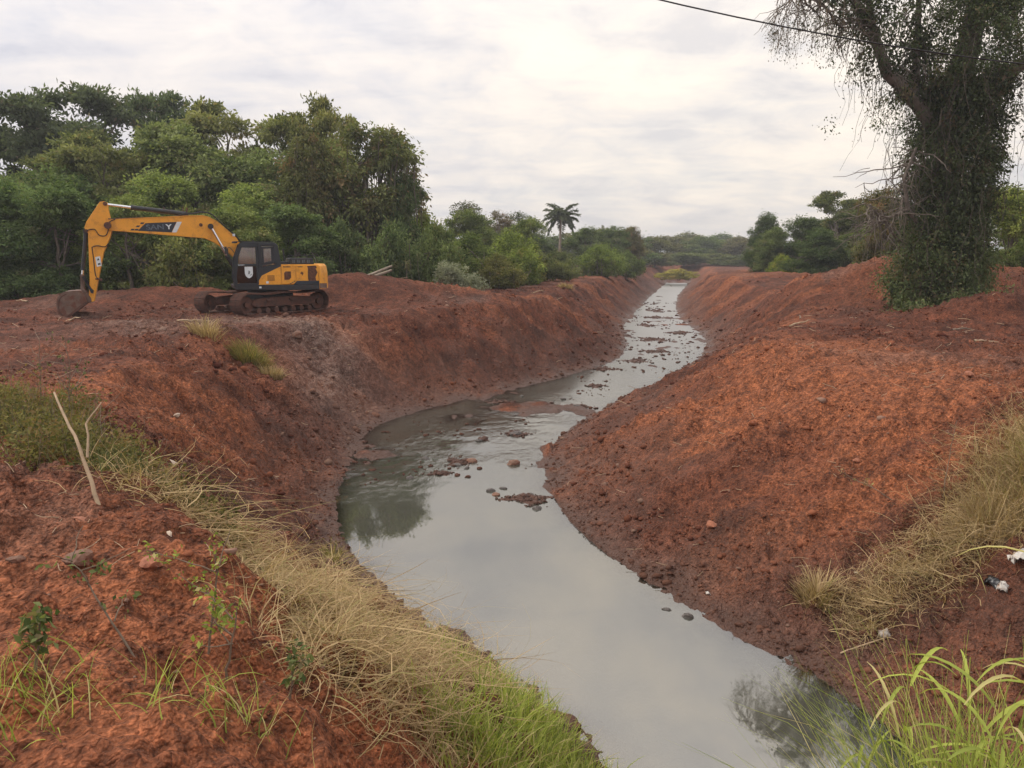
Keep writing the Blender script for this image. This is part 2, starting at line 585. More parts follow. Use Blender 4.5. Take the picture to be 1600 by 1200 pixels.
M['stone_pale'] = solid("stone_pale", (0.55, 0.44, 0.33), 0.85, var=0.25, scale=12.0, dirt=(0.25, 0.11, 0.06), bumps=0.01)
M['wet_stone'] = solid("wet_stone", (0.070, 0.056, 0.046), 0.45, var=0.5, scale=11.0, bumps=0.02)
M['plastic_white'] = solid("white_plastic", (0.52, 0.49, 0.44), 0.6, var=0.1, scale=10.0, dirt=(0.27, 0.15, 0.09), dirt_lo=0.45, dirt_hi=0.65)
M['plastic_black'] = solid("black_plastic", (0.012, 0.012, 0.013), 0.35, var=0.3)

def soil_masks(x, y, z, d, s, t, sl, ins):
    """where the soil is fresh orange, grey gravel or wet mud"""
    patch = fbm(x * 0.16, y * 0.16, 4, 0.55, 91)
    org = np.clip(patch * 1.6 + 0.14 - 0.12 * sl, 0, 1)
    streak = fbm(s * 0.55 + 0.3 * d, d * 0.10, 3, 0.55, 95) + .45 * fbm(s * 2.2 + 0.4 * d, d * 0.12, 2, 0.5, 97)
    face = (~ins) & (t < 1.15)
    org = np.where(face, np.clip(org * 0.5 + streak * 2.0 + 0.06 + 0.22 * sstep(0.45, 1.0, t) * ~sl, 0, 1), org)
    near = np.exp(-((x + 3.8) ** 2 / 6 + (y - 4.5) ** 2 / 5))
    org = np.clip(org + 0.9 * near + 0.6 * np.exp(-((x - 7.5) ** 2 / 10 + (y - 17) ** 2 / 22)), 0, 1)
    grey = 0.95 * np.exp(-(((x + 8.6) / 3.0) ** 2 + ((y - 28.6) / 1.6) ** 2)) + 0.8 * np.exp(-(((x + 6.2) / 1.5) ** 2 + ((y - 25.5) / 2.5) ** 2))
    grey = np.clip(grey + 0.5 * np.exp(-((x + 12.5) ** 2 / 8 + (y - 25.5) ** 2 / 3)), 0, 1)
    grey = grey + np.clip(fbm(x * 0.3, y * 0.3, 3, 0.5, 99) * 1.2 - 0.25, 0, 0.5) * (~face)
    wetn = 0.06 + 0.40 * fbm(x * 0.8, y * 0.8, 3, 0.6, 103)
    wet = np.clip(1.0 - sstep(-0.02, 0.22, z - wetn * 0.6), 0, 1)
    damp = sstep(2.1, 0.5, z + 1.6 * fbm(x * .35, y * .35, 3, .5, 107) + .8 * fbm(s * 1.6, d * .1, 2, .5, 109)) * (~ins)
    wet = np.maximum(wet, .42 * damp)
    org = org * (1 - .45 * damp)
    greym = np.clip(grey + 0.30 * sstep(0.4, 0.05, z - wetn) * (~ins), 0, 1)
    return np.stack([org, greym, wet], -1)


# ------------------------------------------------------------------ ground sheet, out to the horizon
def build_ground():
    th_f = np.arange(-46.0, 46.01, 0.185)
    th = np.concatenate([np.arange(-180, -46.5, 3.5), th_f, np.arange(48.5, 180.0, 3.5)])
    r = [2.2]
    while r[-1] < 2600:
        r.append(r[-1] * (1.0092 if r[-1] < 110 else 1.045))
    r = np.array(r)
    TH, RR = np.meshgrid(np.radians(th), r)
    X = RR * np.sin(TH); Y = RR * np.cos(TH)
    x, y = X.ravel(), Y.ravel()
    z, d, s, t, sl, ins = terrain(x, y)
    nr, nc = X.shape
    i = np.arange(nr - 1)[:, None] * nc
    j = np.arange(nc)[None, :]
    j2 = (j + 1) % nc
    Fc = np.stack([i + j, i + nc + j, i + nc + j2, i + j2], -1).reshape(-1, 4)[:, ::-1]
    V = np.stack([x, y, z], -1)
    colr = soil_masks(x, y, z, d, s, t, sl, ins)
    me = mesh_np("ground", V, Fc, M['soil'], True, colr)
    tag(obj("ground", me), "bare red excavated earth with sloping banks along the channel", kind='structure')
    return


build_ground()


def build_water():
    ys = np.concatenate([np.arange(-12, 60, 0.35), np.arange(60, 192, 1.2)])
    us = np.linspace(-0.22, 1.22, 40)
    YY, UU = np.meshgrid(ys, us, indexing='ij')
    xl = np.interp(YY, LD[:, 1], LD[:, 0]); xr = np.interp(YY, RD[:, 1], RD[:, 0])
    XX = xl + (xr - xl) * UU
    x, y = XX.ravel(), YY.ravel()
    z = terrain(x, y)[0]
    dep = np.clip(-z, 0, 1)
    op = 1 - np.exp(-dep * 12.0)
    rif = sstep(15.8, 20.0, y) * (1 - 0.96 * sstep(20, 38, y))
    nr, nc = XX.shape
    i = np.arange(nr - 1)[:, None] * nc
    j = np.arange(nc - 1)[None, :]
    Fc = np.stack([i + j, i + j + 1, i + nc + j + 1, i + nc + j], -1).reshape(-1, 4)
    me = mesh_np("water", np.stack([x, y, np.zeros_like(x)], -1), Fc, M['water'], True, np.stack([op, rif, sstep(19, 50, y)], -1))
    tag(obj("water", me), "shallow grey-green stream water reflecting the cloudy sky", kind='structure')


build_water()


def gz(x, y):
    return float(terrain(np.array([x]), np.array([y]))[0][0])

# ------------------------------------------------------------------ plant building blocks
def unit(v):
    return v / np.maximum(np.linalg.norm(v, axis=-1, keepdims=True), 1e-9)


def leaf_quads(P, A, size, rg, aspect=0.45, up_bias=0.6):
    """one folded diamond per point; A = direction of the leaf's length"""
    n = len(P)
    A = unit(A)
    nrm = rg.normal(size=(n, 3)); nrm[:, 2] += up_bias
    S = unit(np.cross(A, nrm))
    Nn = unit(np.cross(S, A))
    L = size[:, None]
    V = np.empty((n, 4, 3))
    V[:, 0] = P
    V[:, 1] = P + A * L * 0.5 + S * L * aspect * 0.5 + Nn * L * 0.06
    V[:, 2] = P + A * L - Nn * L * 0.10
    V[:, 3] = P + A * L * 0.5 - S * L * aspect * 0.5 + Nn * L * 0.06
    Fc = np.arange(n * 4).reshape(n, 4)
    return V.reshape(-1, 3), Fc


def tubes(paths, radii, sides=5):
    """list of (k,3) paths with (k,) radii -> verts, quads"""
    VV, FF, base = [], [], 0
    ang = np.arange(sides) * 2 * np.pi / sides
    for P, rad in zip(paths, radii):
        P = np.asarray(P, float); k = len(P)
        T = np.gradient(P, axis=0); T = unit(T)
        ref = np.where(np.abs(T[:, 2:3]) > 0.9, np.array([[1.0, 0, 0]]), np.array([[0, 0, 1.0]]))
        U = unit(np.cross(T, ref)); W = np.cross(T, U)
        rad = np.asarray(rad)[:, None, None]
        ring = P[:, None, :] + rad * (np.cos(ang)[None, :, None] * U[:, None, :] + np.sin(ang)[None, :, None] * W[:, None, :])
        VV.append(ring.reshape(-1, 3))
        i = np.arange(k - 1)[:, None] * sides; j = np.arange(sides)[None, :]; j2 = (j + 1) % sides
        FF.append(np.stack([i + j, i + j2, i + sides + j2, i + sides + j], -1).reshape(-1, 4) + base)
        base += k * sides
    return np.concatenate(VV), np.concatenate(FF)


def wander(a, b, k, amp, rg, sag=0.0):
    a = np.asarray(a, float); b = np.asarray(b, float)
    t = np.linspace(0, 1, k)[:, None]
    P = a + (b - a) * t
    L = np.linalg.norm(b - a)
    w = np.cumsum(rg.normal(size=(k, 3)), axis=0) * amp * L / k
    w = w - t * w[-1]
    P = P + w
    P[:, 2] += sag * L * (4 * t[:, 0] * (1 - t[:, 0]))
    return P


def crown_points(blobs, n, rg, shell=0.45, top=0.35):
    """cluster centres spread over a set of ellipsoids, mostly near their skin"""
    blobs = np.asarray(blobs, float)
    vol = (blobs[:, 3] * blobs[:, 4] + blobs[:, 4] * blobs[:, 5] + blobs[:, 3] * blobs[:, 5])
    pick = rg.choice(len(blobs), n, p=vol / vol.sum())
    D = rg.normal(size=(n, 3)); D[:, 2] += top
    D = unit(D)
    r = rg.random(n) ** shell
    C = blobs[pick, :3] + D * blobs[pick, 3:6] * r[:, None]
    return C, D, r


def foliage(C, D, per, rad, leaf, rg, flat=0.5, droop=0.25, out=0.7, dry=0.05, shade=None):
    n = len(C)
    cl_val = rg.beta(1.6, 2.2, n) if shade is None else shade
    cl_dry = (rg.random(n) < dry) * rg.random(n)
    idx = np.repeat(np.arange(n), per)
    m = len(idx)
    rr = rad * (0.55 + 0.9 * rg.random(n))
    off = rg.normal(size=(m, 3)) * rr[idx][:, None] * np.array([0.55, 0.55, 0.55 * flat])
    P = C[idx] + off
    A = rg.normal(size=(m, 3)) * 0.8 + D[idx] * out + unit(off) * 0.5
    A[:, 2] -= droop * 1.6
    size = leaf * (0.55 + 0.9 * rg.random(m))
    V, Fc = leaf_quads(P, A, size, rg)
    val = np.clip(cl_val[idx] * 0.85 + 0.35 * rg.random(m) - .08 + 0.15 * off[:, 2] / (rr[idx] * flat + 1e-6), 0, 1)  # upper leaves of each cluster toned lighter, a highlight put into the colour
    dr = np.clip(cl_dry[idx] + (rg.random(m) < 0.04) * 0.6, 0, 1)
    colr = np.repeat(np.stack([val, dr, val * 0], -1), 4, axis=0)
    return V, Fc, colr


def strands(tops, length, rg, leaf=0.0, sway=0.12, width=0.012, k=7):
    """hanging vine stems as thin three-sided tubes"""
    paths, rad = [], []
    for p, L in zip(tops, length):
        t = np.linspace(0, 1, k)
        w = np.cumsum(rg.normal(size=(k, 2)) * sway * L / k, axis=0)
        paths.append(np.stack([p[0] + w[:, 0], p[1] + w[:, 1], p[2] - t * L], -1))
        rad.append(width * (1 - 0.5 * t))
    return paths, rad


def make_tree_meshes(key, seed, blobs, n_cl, per, rad, leaf, mat, trunk_h, trunk_r, limbs=14, lean=(0, 0), flat=0.5, droop=0.25,
                     shell=0.45, top=0.35, dry=0.05, vines=0, stems=1, bark='bark'):
    rg = np.random.default_rng(seed)
    C, D, r = crown_points(blobs, n_cl, rg, shell, top)
    keep = C[:, 2] > 0.05
    C, D = C[keep], D[keep]
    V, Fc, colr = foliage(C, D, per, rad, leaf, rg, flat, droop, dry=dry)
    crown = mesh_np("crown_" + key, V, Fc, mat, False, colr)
    paths, rads = [], []
    for s_ in range(stems):
        ox, oy = (rg.normal(size=2) * 0.35 if stems > 1 else (0, 0))
        tp = np.array([lean[0] + ox * 2.5, lean[1] + oy * 2.5, trunk_h])
        tr = wander((ox, oy, -0.4), tp, 9, 0.14, rg)
        paths.append(tr); rads.append(np.linspace(trunk_r, trunk_r * 0.5, 9))
        for q in rg.choice(len(C), limbs // stems, replace=False):
            i0 = rg.integers(4, 9)
            a = tr[i0]
            b = C[q]
            paths.append(wander(a, b, 8, 0.18, rg, 0.06))
            r0 = trunk_r * (0.45 - 0.02 * i0)
            rads.append(np.linspace(r0, 0.02, 8))
            for _ in range(2):
                w = paths[-1]
                e = C[rg.integers(len(C))]
                near = np.argmin(np.linalg.norm(C - w[5], axis=1) + rg.random(len(C)) * 1.5)
                paths.append(wander(w[4], C[near], 6, 0.2, rg, 0.04)); rads.append(np.linspace(r0 * 0.45, 0.012, 6))
                break
    if vines:
        vt = C[rg.choice(len(C), vines)]
        p2, r2 = strands(vt, np.minimum(vt[:, 2] * 0.9, 1.5 + rg.random(vines) * 4.5), rg, width=0.03)
        paths += p2; rads += r2
    V, Fc = tubes(paths, rads, 5)
    trunk = mesh_np("trunk_" + key, V, Fc, M[bark], True)
    return crown, trunk


def ragged(seed, n, h0, h1, width, size, flat, low=0.6):
    """many small foliage masses at branch ends: an uneven, gappy crown"""
    rg = np.random.default_rng(seed)
    out = []
    for i in range(n):
        f = (i + rg.random()) / n
        h = h0 + (h1 - h0) * f
        prof = (low + (1 - low) * math.sin(min(1.0, f * 1.15) * math.pi * .5)) if low < 1 else 1.0
        wid = width * prof * math.sqrt(max(0.06, 1 - max(0, (f - .45) / .6) ** 2))
        a = rg.random() * 6.283; q = wid * rg.random() ** .45
        s_ = size * (.6 + .8 * rg.random())
        out.append((q * math.cos(a), q * math.sin(a), h, s_, s_, s_ * flat))
    return out


TREES = {}
# ten-metre prototypes
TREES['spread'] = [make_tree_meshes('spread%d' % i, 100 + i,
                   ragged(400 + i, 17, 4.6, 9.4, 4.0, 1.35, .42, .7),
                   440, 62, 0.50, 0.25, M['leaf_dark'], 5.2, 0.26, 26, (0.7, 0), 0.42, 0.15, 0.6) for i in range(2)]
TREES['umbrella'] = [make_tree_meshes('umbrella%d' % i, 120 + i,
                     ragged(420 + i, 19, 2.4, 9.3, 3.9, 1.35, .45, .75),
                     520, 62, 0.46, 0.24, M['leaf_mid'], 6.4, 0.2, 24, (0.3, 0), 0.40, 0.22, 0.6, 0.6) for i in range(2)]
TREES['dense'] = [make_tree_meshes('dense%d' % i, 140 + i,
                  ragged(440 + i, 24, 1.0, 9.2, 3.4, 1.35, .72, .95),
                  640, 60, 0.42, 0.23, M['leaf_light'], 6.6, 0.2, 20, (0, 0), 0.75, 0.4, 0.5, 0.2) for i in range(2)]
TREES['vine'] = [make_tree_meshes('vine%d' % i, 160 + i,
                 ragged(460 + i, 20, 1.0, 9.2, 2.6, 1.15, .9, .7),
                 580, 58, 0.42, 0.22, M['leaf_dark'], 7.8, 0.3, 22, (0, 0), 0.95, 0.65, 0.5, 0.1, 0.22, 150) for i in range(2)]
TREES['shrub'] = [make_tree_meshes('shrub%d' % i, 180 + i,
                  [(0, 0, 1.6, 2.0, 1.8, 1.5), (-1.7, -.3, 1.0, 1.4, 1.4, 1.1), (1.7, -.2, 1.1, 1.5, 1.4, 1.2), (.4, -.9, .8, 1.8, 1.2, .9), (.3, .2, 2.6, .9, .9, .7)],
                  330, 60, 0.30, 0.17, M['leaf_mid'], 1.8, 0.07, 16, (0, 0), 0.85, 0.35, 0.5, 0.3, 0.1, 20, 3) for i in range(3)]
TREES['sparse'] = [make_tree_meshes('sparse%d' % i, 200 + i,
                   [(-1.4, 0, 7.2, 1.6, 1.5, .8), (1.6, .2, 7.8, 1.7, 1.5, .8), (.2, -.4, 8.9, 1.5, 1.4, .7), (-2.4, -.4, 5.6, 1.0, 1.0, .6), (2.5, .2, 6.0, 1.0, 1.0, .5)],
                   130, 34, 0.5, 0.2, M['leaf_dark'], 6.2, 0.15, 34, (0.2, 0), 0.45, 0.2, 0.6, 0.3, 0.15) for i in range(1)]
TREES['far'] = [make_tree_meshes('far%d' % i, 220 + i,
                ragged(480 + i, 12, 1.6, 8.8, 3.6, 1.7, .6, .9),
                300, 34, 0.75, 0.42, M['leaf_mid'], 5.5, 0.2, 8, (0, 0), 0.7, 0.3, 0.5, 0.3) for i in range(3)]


def plant(kind, var, x, y, height, width, name, label, cat, tint=(1, 1, 1), rz=None, group=None, z=None, depth=None, tilt=0.0):
    crown, trunk = TREES[kind][var % len(TREES[kind])]
    base_h = {'shrub': 3.3}.get(kind, 9.8)
    base_w = {'shrub': 6.0, 'sparse': 6.4, 'vine': 7.0}.get(kind, 9.5)
    sz = height / base_h; sx = width / base_w
    sy = (depth / base_w) if depth else sx
    root = empty(name, (x, y, (gz(x, y) if z is None else z) - 0.05), random.uniform(-0.5, 0.5) if rz is None else rz)
    root.rotation_euler[0] = tilt
    c = obj("crown", crown, root, scale=(sx, sy, sz)); c.color = (*tint, 1)
    obj("trunk", trunk, root, scale=(sx, sy, sz))
    return tag(root, label, cat, group)


G_L, G_U, G_M, G_F, G_R = "tall trees behind the excavator", "undergrowth along the left clearing", "bushes along the left bank", "far trees at the end of the channel", "trees beyond the right bank"
# ---- tall trees on the left (x, y in metres)
for (k, v, x, y, h, w, lab, tint) in [
    ('spread', 0, -34.8, 62, 15.0, 13.0, "tall dark tree with layered crown at the far left edge", (.80, .85, .95)),
    ('spread', 1, -29.6, 68, 16.0, 9.0, "dark-topped tree rising behind the excavator's arm cylinder", (.80, .9, .9)),
    ('dense', 0, -20.8, 52, 10.8, 11.5, "big light green tree standing behind the boom", (.82, .86, .92)),
    ('umbrella', 0, -21.6, 61, 13.6, 12.5, "tall flat-topped green tree behind the middle of the boom", (1.05, 1.02, .95)),
    ('umbrella', 1, -16.6, 58, 12.2, 10.5, "rounded spreading tree above the excavator's cab", (1.0, 1.0, .92)),
    ('umbrella', 0, -13.2, 57, 13.2, 7.0, "slender tree with thin umbrella top standing above the others", (1.05, 1.0, .85)),
    ('vine', 0, -9.3, 51, 10.4, 8.0, "tall vine-hung tree at the right end of the woods", (1.15, 1.1, .9)),
    ('vine', 1, -7.0, 50, 6.8, 3.6, "dark column of vines beside the vine-hung tree", (.8, .95, .85)),
    ('dense', 1, -15.5, 50, 8.4, 9.5, "mid-height leafy tree right above the engine hood", (.72, .8, .85)),
    ('umbrella', 1, -29.0, 55, 10.5, 10.0, "leafy tree filling the gap left of the boom", (.9, .95, .9)),
    ('dense', 0, -34.0, 55, 8.0, 9.5, "round bushy tree under the dark layered tree", (.75, .85, .85)),
    ('spread', 1, -42.5, 60, 12.0, 10.0, "dark tree cut by the left picture edge", (.9, .9, .95)),
    ('dense', 1, -38.0, 52, 7.4, 9.0, "bushy tree low at the left picture edge", (.75, .82, .85)),
    ('vine', 1, -12.8, 49, 9.0, 5.5, "brownish vine-draped tree behind the counterweight", (.98, .90, .75)),
    ('umbrella', 0, -25.5, 50, 9.6, 9.5, "leafy olive tree just above the boom's arm end", (.95, .95, .88)),
    ('dense', 1, -11.5, 53, 9.4, 8.0, "olive leafy tree filling the woods above the hood grille", (.88, .88, .85)),
]:
    plant(k, v, x, y, h, w, "tree", lab, "tree", tuple(k_ * q for k_, q in zip((1.52, 1.45, 1.42), tint)), group=G_L)
# ---- undergrowth at the foot of them
for i, (x, y, h, w, lab, tint) in enumerate([
    (-28.5, 41.0, 5.4, 6.5, "dark shrub at the left picture edge beside the bucket", (.7, .8, .8)),
    (-25.2, 39.5, 5.8, 5.5, "tall dark shrub just left of the bucket", (.62, .74, .72)),
    (-22.6, 39.0, 5.6, 5.0, "dark shrub directly behind the excavator's arm", (.55, .66, .66)),
    (-19.6, 40.0, 5.0, 5.0, "shrub between the arm and the cab, nearest the arm", (.85, .88, .75)),
    (-17.0, 40.5, 4.6, 5.5, "olive shrub under the middle of the boom", (.95, .92, .72)),
    (-14.4, 41.5, 4.8, 5.0, "shrub under the boom just left of the cab", (.85, .88, .75)),
    (-12.0, 43.5, 5.2, 5.0, "dark shrub behind the cab roof", (.6, .7, .7)),
    (-9.6, 45.0, 4.2, 4.5, "dark shrub behind the rear of the engine cover", (.65, .75, .72)),
    (-6.8, 45.0, 4.2, 4.5, "shrub behind the cut logs", (.7, .82, .75)),
    (-4.6, 47.5, 4.4, 4.5, "shrub on the left of the pale uprooted bush", (.8, .9, .75)),
    (-32.5, 46.0, 6.0, 7.0, "large shrub low on the left, under the trees", (.8, .88, .8)),
    (-26.5, 46.5, 7.0, 7.0, "large shrub behind the excavator's bucket cylinder", (.7, .8, .78)),
    (-21.0, 46.0, 7.0, 7.0, "broad leafy shrub under the boom tip", (.95, 1.0, .8)),
    (-15.6, 46.5, 6.2, 6.0, "broad leafy shrub behind the boom's bend", (1.0, 1.05, .8)),
]):
    plant('dense' if h >= 4.8 else 'shrub', i, x, y, h, w * (1.25 if h >= 4.8 else 1.0), "shrub", lab, "shrub", tuple((1.45 if h >= 4.8 else 1.5) * q for q in tint), rz=i * 1.3, group=G_U)
plant('shrub', 1, -24.6, 33.5, 1.7, 3.4, "shrub", "dry brownish brush heap left of the bucket", "shrub", (1.8, 1.35, 1.0), group=G_U)
plant('shrub', 0, 31.5, 150, 2.0, 9.0, "bush", "yellowish grassy growth where the channel ends", "bush", (2.4, 1.9, 1.1), group=G_F, z=1.0)
plant('shrub', 2, -22.5, 31.0, 1.1, 2.6, "shrub", "low dry brush at the left edge below the bucket", "shrub", (2.0, 1.5, 1.1), group=G_U)
# ---- bushes along the left bank, middle distance
for i, (k, x, y, h, w, lab, tint) in enumerate([
    ('shrub', -7.0, 58, 5.6, 6.0, "bright green bush just right of the dark vine column", (1.5, 1.65, .9)),
    ('shrub', -3.4, 60, 4.0, 7.0, "leafy bush behind the pale uprooted bush", (1.1, 1.25, .85)),
    ('shrub', 0.2, 64, 4.4, 7.0, "bright vine-covered bush left of the palm", (1.4, 1.55, .85)),
    ('dense', -4.5, 76, 6.4, 8.0, "rounded vine-covered tree behind the bright bush", (.95, 1.0, .85)),
    ('dense', 1.0, 82, 6.2, 8.5, "light green vine-covered tree left of the palm", (1.0, 1.05, .85)),
    ('sparse', -5.0, 95, 9.0, 7.5, "thin bare-branched tree above the bushes, farthest left", (1.0, .9, .8)),
    ('sparse', -1.6, 98, 8.0, 5.0, "thin brownish tree above the bushes, second from left", (1.5, 1.0, .8)),
    ('sparse', 0.6, 102, 8.2, 6.5, "small flat-topped tree left of the palm", (.9, 1.0, .8)),
    ('dense', 2.9, 97, 5.0, 6.0, "dark rounded tree just left of the palm's trunk", (.65, .75, .75)),
    ('shrub', 5.0, 82, 3.0, 6.0, "low greyish bush below the palm", (1.2, 1.25, 1.1)),
    ('shrub', 10.2, 92, 3.6, 6.0, "bright rounded bush right of the palm", (1.3, 1.5, .8)),
    ('shrub', 12.0, 100, 4.0, 7.0, "second bright rounded bush right of the palm", (1.2, 1.4, .8)),
    ('dense', 10.5, 112, 6.6, 8.0, "dark tree right of the palm", (.75, .85, .8)),
    ('dense', 16.0, 122, 6.8, 9.0, "dark rounded tree midway between palm and channel end", (.7, .8, .8)),
    ('shrub', 15.5, 108, 3.6, 6.0, "bush above the far left bank crest", (.95, 1.1, .8)),
    ('vine', 18.5, 126, 6.8, 6.0, "brownish tree above the far left bank", (1.6, 1.25, 1.0)),
    ('shrub', -0.8, 56, 2.4, 5.0, "low twiggy bush right of the pale uprooted bush", (1.3, 1.15, .9)),
    ('shrub', 2.6, 70, 2.8, 5.5, "low olive bush at the foot of the bright bushes", (1.1, 1.1, .9)),
]):
    plant(k, i, x, y, h, w, "bush" if k == 'shrub' else "tree", lab, "bush" if k == 'shrub' else "tree", tint, rz=i * 0.9, group=G_M)
# ---- far trees closing the view
for i, (u, y, top, w, lab) in enumerate([
    (860, 165, 372, 13, "far tree behind the palm's trunk"), (905, 170, 366, 13, "far tree just right of the palm"),
    (945, 175, 362, 13, "tallest far tree between palm and channel end"), (985, 180, 366, 14, "far tree above the far left bank's end"),
    (1020, 190, 370, 13, "pale far tree left of the channel end"), (1052, 230, 374, 15, "hazy far tree straight above the channel end"),
    (1085, 215, 372, 14, "far tree just right of the channel end"), (1118, 235, 376, 16, "hazy far tree second right of the channel end"),
    (1150, 225, 374, 14, "hazy far tree left of the right-hand grove"), (1178, 240, 378, 15, "hazy far tree touching the right-hand grove"),
    (1065, 200, 396, 15, "low far bush beyond the channel end"), (1110, 205, 398, 17, "low far bush right of the channel end"),
    (1150, 190, 400, 14, "low far bush near the right-hand grove"), (1020, 185, 396, 13, "low far bush above the far left bank"),
    (1070, 260, 368, 18, "broad far tree beyond the channel end"), (1130, 265, 368, 18, "broad far tree in the gap before the right-hand grove"), (1185, 210, 380, 15, "far tree at the foot of the right-hand grove"), (965, 165, 384, 13, "far bushy tree over the left bank's far crest"),
    (820, 150, 366, 12, "far tree just left of the palm"), (775, 150, 362, 12, "far tree behind the thin bare trees"),
    (1240, 235, 385, 18, "far tree hidden behind the right-hand grove"),
]):
    x = (u - 800) / 1208.0 * y * 1.0
    ztop = CAM_H + (398 - top) / 1208.0 * y * 1.02
    plant('far', i, x, y, ztop - 2.9 + 0.4, w, "tree", lab, "tree", (.85 + .12 * (i % 3), .9 + .06 * (i % 4), .85), rz=i * 1.1, group=G_F, z=2.8)
# ---- grove beyond the right bank
for i, (k, x, y, h, w, lab, tint) in enumerate([
    ('dense', 31.2, 96, 6.8, 5.5, "dark rounded tree at the left end of the right-hand grove", (.6, .7, .72)),
    ('dense', 32.4, 88, 6.6, 8.0, "dark bushy tree second from left in the right-hand grove", (.62, .72, .75)),
    ('umbrella', 34.0, 82, 9.0, 8.5, "tallest tree of the right-hand grove with light spreading top", (1.0, 1.0, .85)),
    ('umbrella', 34.4, 74, 7.6, 8.0, "tree of the right-hand grove nearest the big vine-covered tree", (.9, .95, .85)),
    ('dense', 29.8, 76, 4.6, 6.5, "low dark bushy tree in front of the right-hand grove", (.62, .74, .72)),
    ('shrub', 28.4, 82, 2.6, 3.6, "yellow-green bush low in the right-hand grove", (1.7, 1.8, .8)),
    ('shrub', 26.0, 55, 3.6, 5.0, "light green bush behind the spoil heap beside the big tree", (1.6, 1.55, .9)),
    ('dense', 29.3, 46, 6.4, 7.0, "light green tree at the right picture edge", (1.15, 1.15, .75)),
    ('dense', 38.5, 60, 7.0, 8.0, "green tree behind the big vine-covered trunk", (.9, .95, .8)),
    ('shrub', 25.6, 38.5, 2.2, 3.4, "low leafy bush on the heap at the right picture edge", (1.0, 1.1, .8)),
    ('dense', 30.2, 90, 5.2, 6.5, "bushy tree between the two leftmost trees of the right-hand grove", (.85, .92, .85)),
    ('dense', 35.8, 80, 7.0, 8.5, "broad leafy tree right behind the tallest grove tree", (.95, 1.0, .88)),
    ('dense', 31.8, 64, 5.4, 6.5, "leafy tree joining the right-hand grove to the spoil heap", (1.0, 1.02, .85)),
    ('dense', 36.0, 92, 6.4, 7.0, "dark tree filling the gap in the right-hand grove", (.8, .88, .8)),
    ('dense', 33.6, 70, 5.6, 6.5, "dense bushy tree low in front of the tallest grove tree", (.85, .92, .8)),
    ('dense', 29.5, 62, 5.0, 6.0, "dense bush left behind the spoil heap", (.9, .95, .8)),
    ('vine', 24.6, 52, 6.4, 4.5, "brownish vine tangle left of the big tree's trunk", (1.6, 1.25, 1.0)),
]):
    plant(k, i + 1, x, y, h, w, "bush" if k == 'shrub' else "tree", lab, "bush" if k == 'shrub' else "tree", tint, rz=i * 1.7, group=G_R)


# ---- pale uprooted bush lying on the left plateau
def pale_bush():
    rg = np.random.default_rng(5)
    C, D, r = crown_points([(0, 0, .8, 1.1, .8, .8), (.9, -.2, .45, .9, .7, .5), (-.5, 0, 1.2, .6, .6, .5)], 150, rg, 0.4, 0.3)
    C = C[C[:, 2] > 0.05]; D = D[:len(C)]
    V, Fc, c = foliage(C, D, 55, 0.2, 0.11, rg, 0.9, 0.2)
    root = empty("bush", (-3.2, 44.2, gz(-3.2, 44.2) - 0.1), 0.2)
    obj("crown", mesh_np("pale_crown", V, Fc, M['leaf_pale'], False, c), root)
    paths = [wander((-1.6, 0, .1), q, 6, .2, rg) for q in C[rg.choice(len(C), 14)]]
    V, Fc = tubes(paths, [np.linspace(.04, .008, 6)] * len(paths), 4)
    obj("trunk", mesh_np("pale_stems", V, Fc, M['twig'], True), root)
    tag(root, "pale silvery uprooted bush lying at the edge of the red earth", "bush")


pale_bush()


# ---- the palm
def palm():
    rg = np.random.default_rng(9)
    x, y = 7.6, 126.0
    root = empty("palm_tree", (x, y, gz(x, y)))
    H_ = 8.5
    V, Fc = tubes([wander((0, 0, -.3), (0.2, 0, H_), 9, 0.03, rg)], [np.linspace(.24, .16, 9)], 8)
    obj("trunk", mesh_np("palm_trunk", V, Fc, M['bark_pale'], True), root)
    for q in range(22):
        az = q * 2.4 + rg.random() * .4
        el = [1.25, .95, .7, .4, .05, -.35][q % 6]
        L = 3.1 + rg.random() * .6
        k = 12
        t = np.linspace(0, 1, k)
        ang = el - t * 1.1
        dx = np.cumsum(np.cos(ang)) * L / k; dz = np.cumsum(np.sin(ang)) * L / k
        rachis = np.stack([0.2 + dx * math.cos(az), dx * math.sin(az), H_ + dz], -1)
        P, A, S = [], [], []
        side = np.array([-math.sin(az), math.cos(az), 0])
        for i in range(1, k):
            for f in (0.0, .33, .66):
                b = rachis[i - 1] * (1 - f) + rachis[i] * f
                T = unit(rachis[i] - rachis[i - 1])
                for sgn in (1, -1):
                    P.append(b); A.append(side * sgn + T * .5 + np.array([0, 0, -.45 + .3 * rg.normal()]))
                    S.append((.95 - .55 * abs(t[i] - .4)) * (.8 + .4 * rg.random()))
        V1, F1 = leaf_quads(np.array(P), np.array(A), np.array(S), rg, 0.26, 1.0)
        c = np.repeat(np.stack([np.full(len(P), .2 + .5 * rg.random()), np.zeros(len(P)), np.zeros(len(P))], -1), 4, axis=0)
        obj("frond", mesh_np("palm_frond", V1, F1, M['leaf_dark'], False, c), root)
    tag(root, "single palm tree with feathery fronds standing above the bushes", "palm tree")


palm()


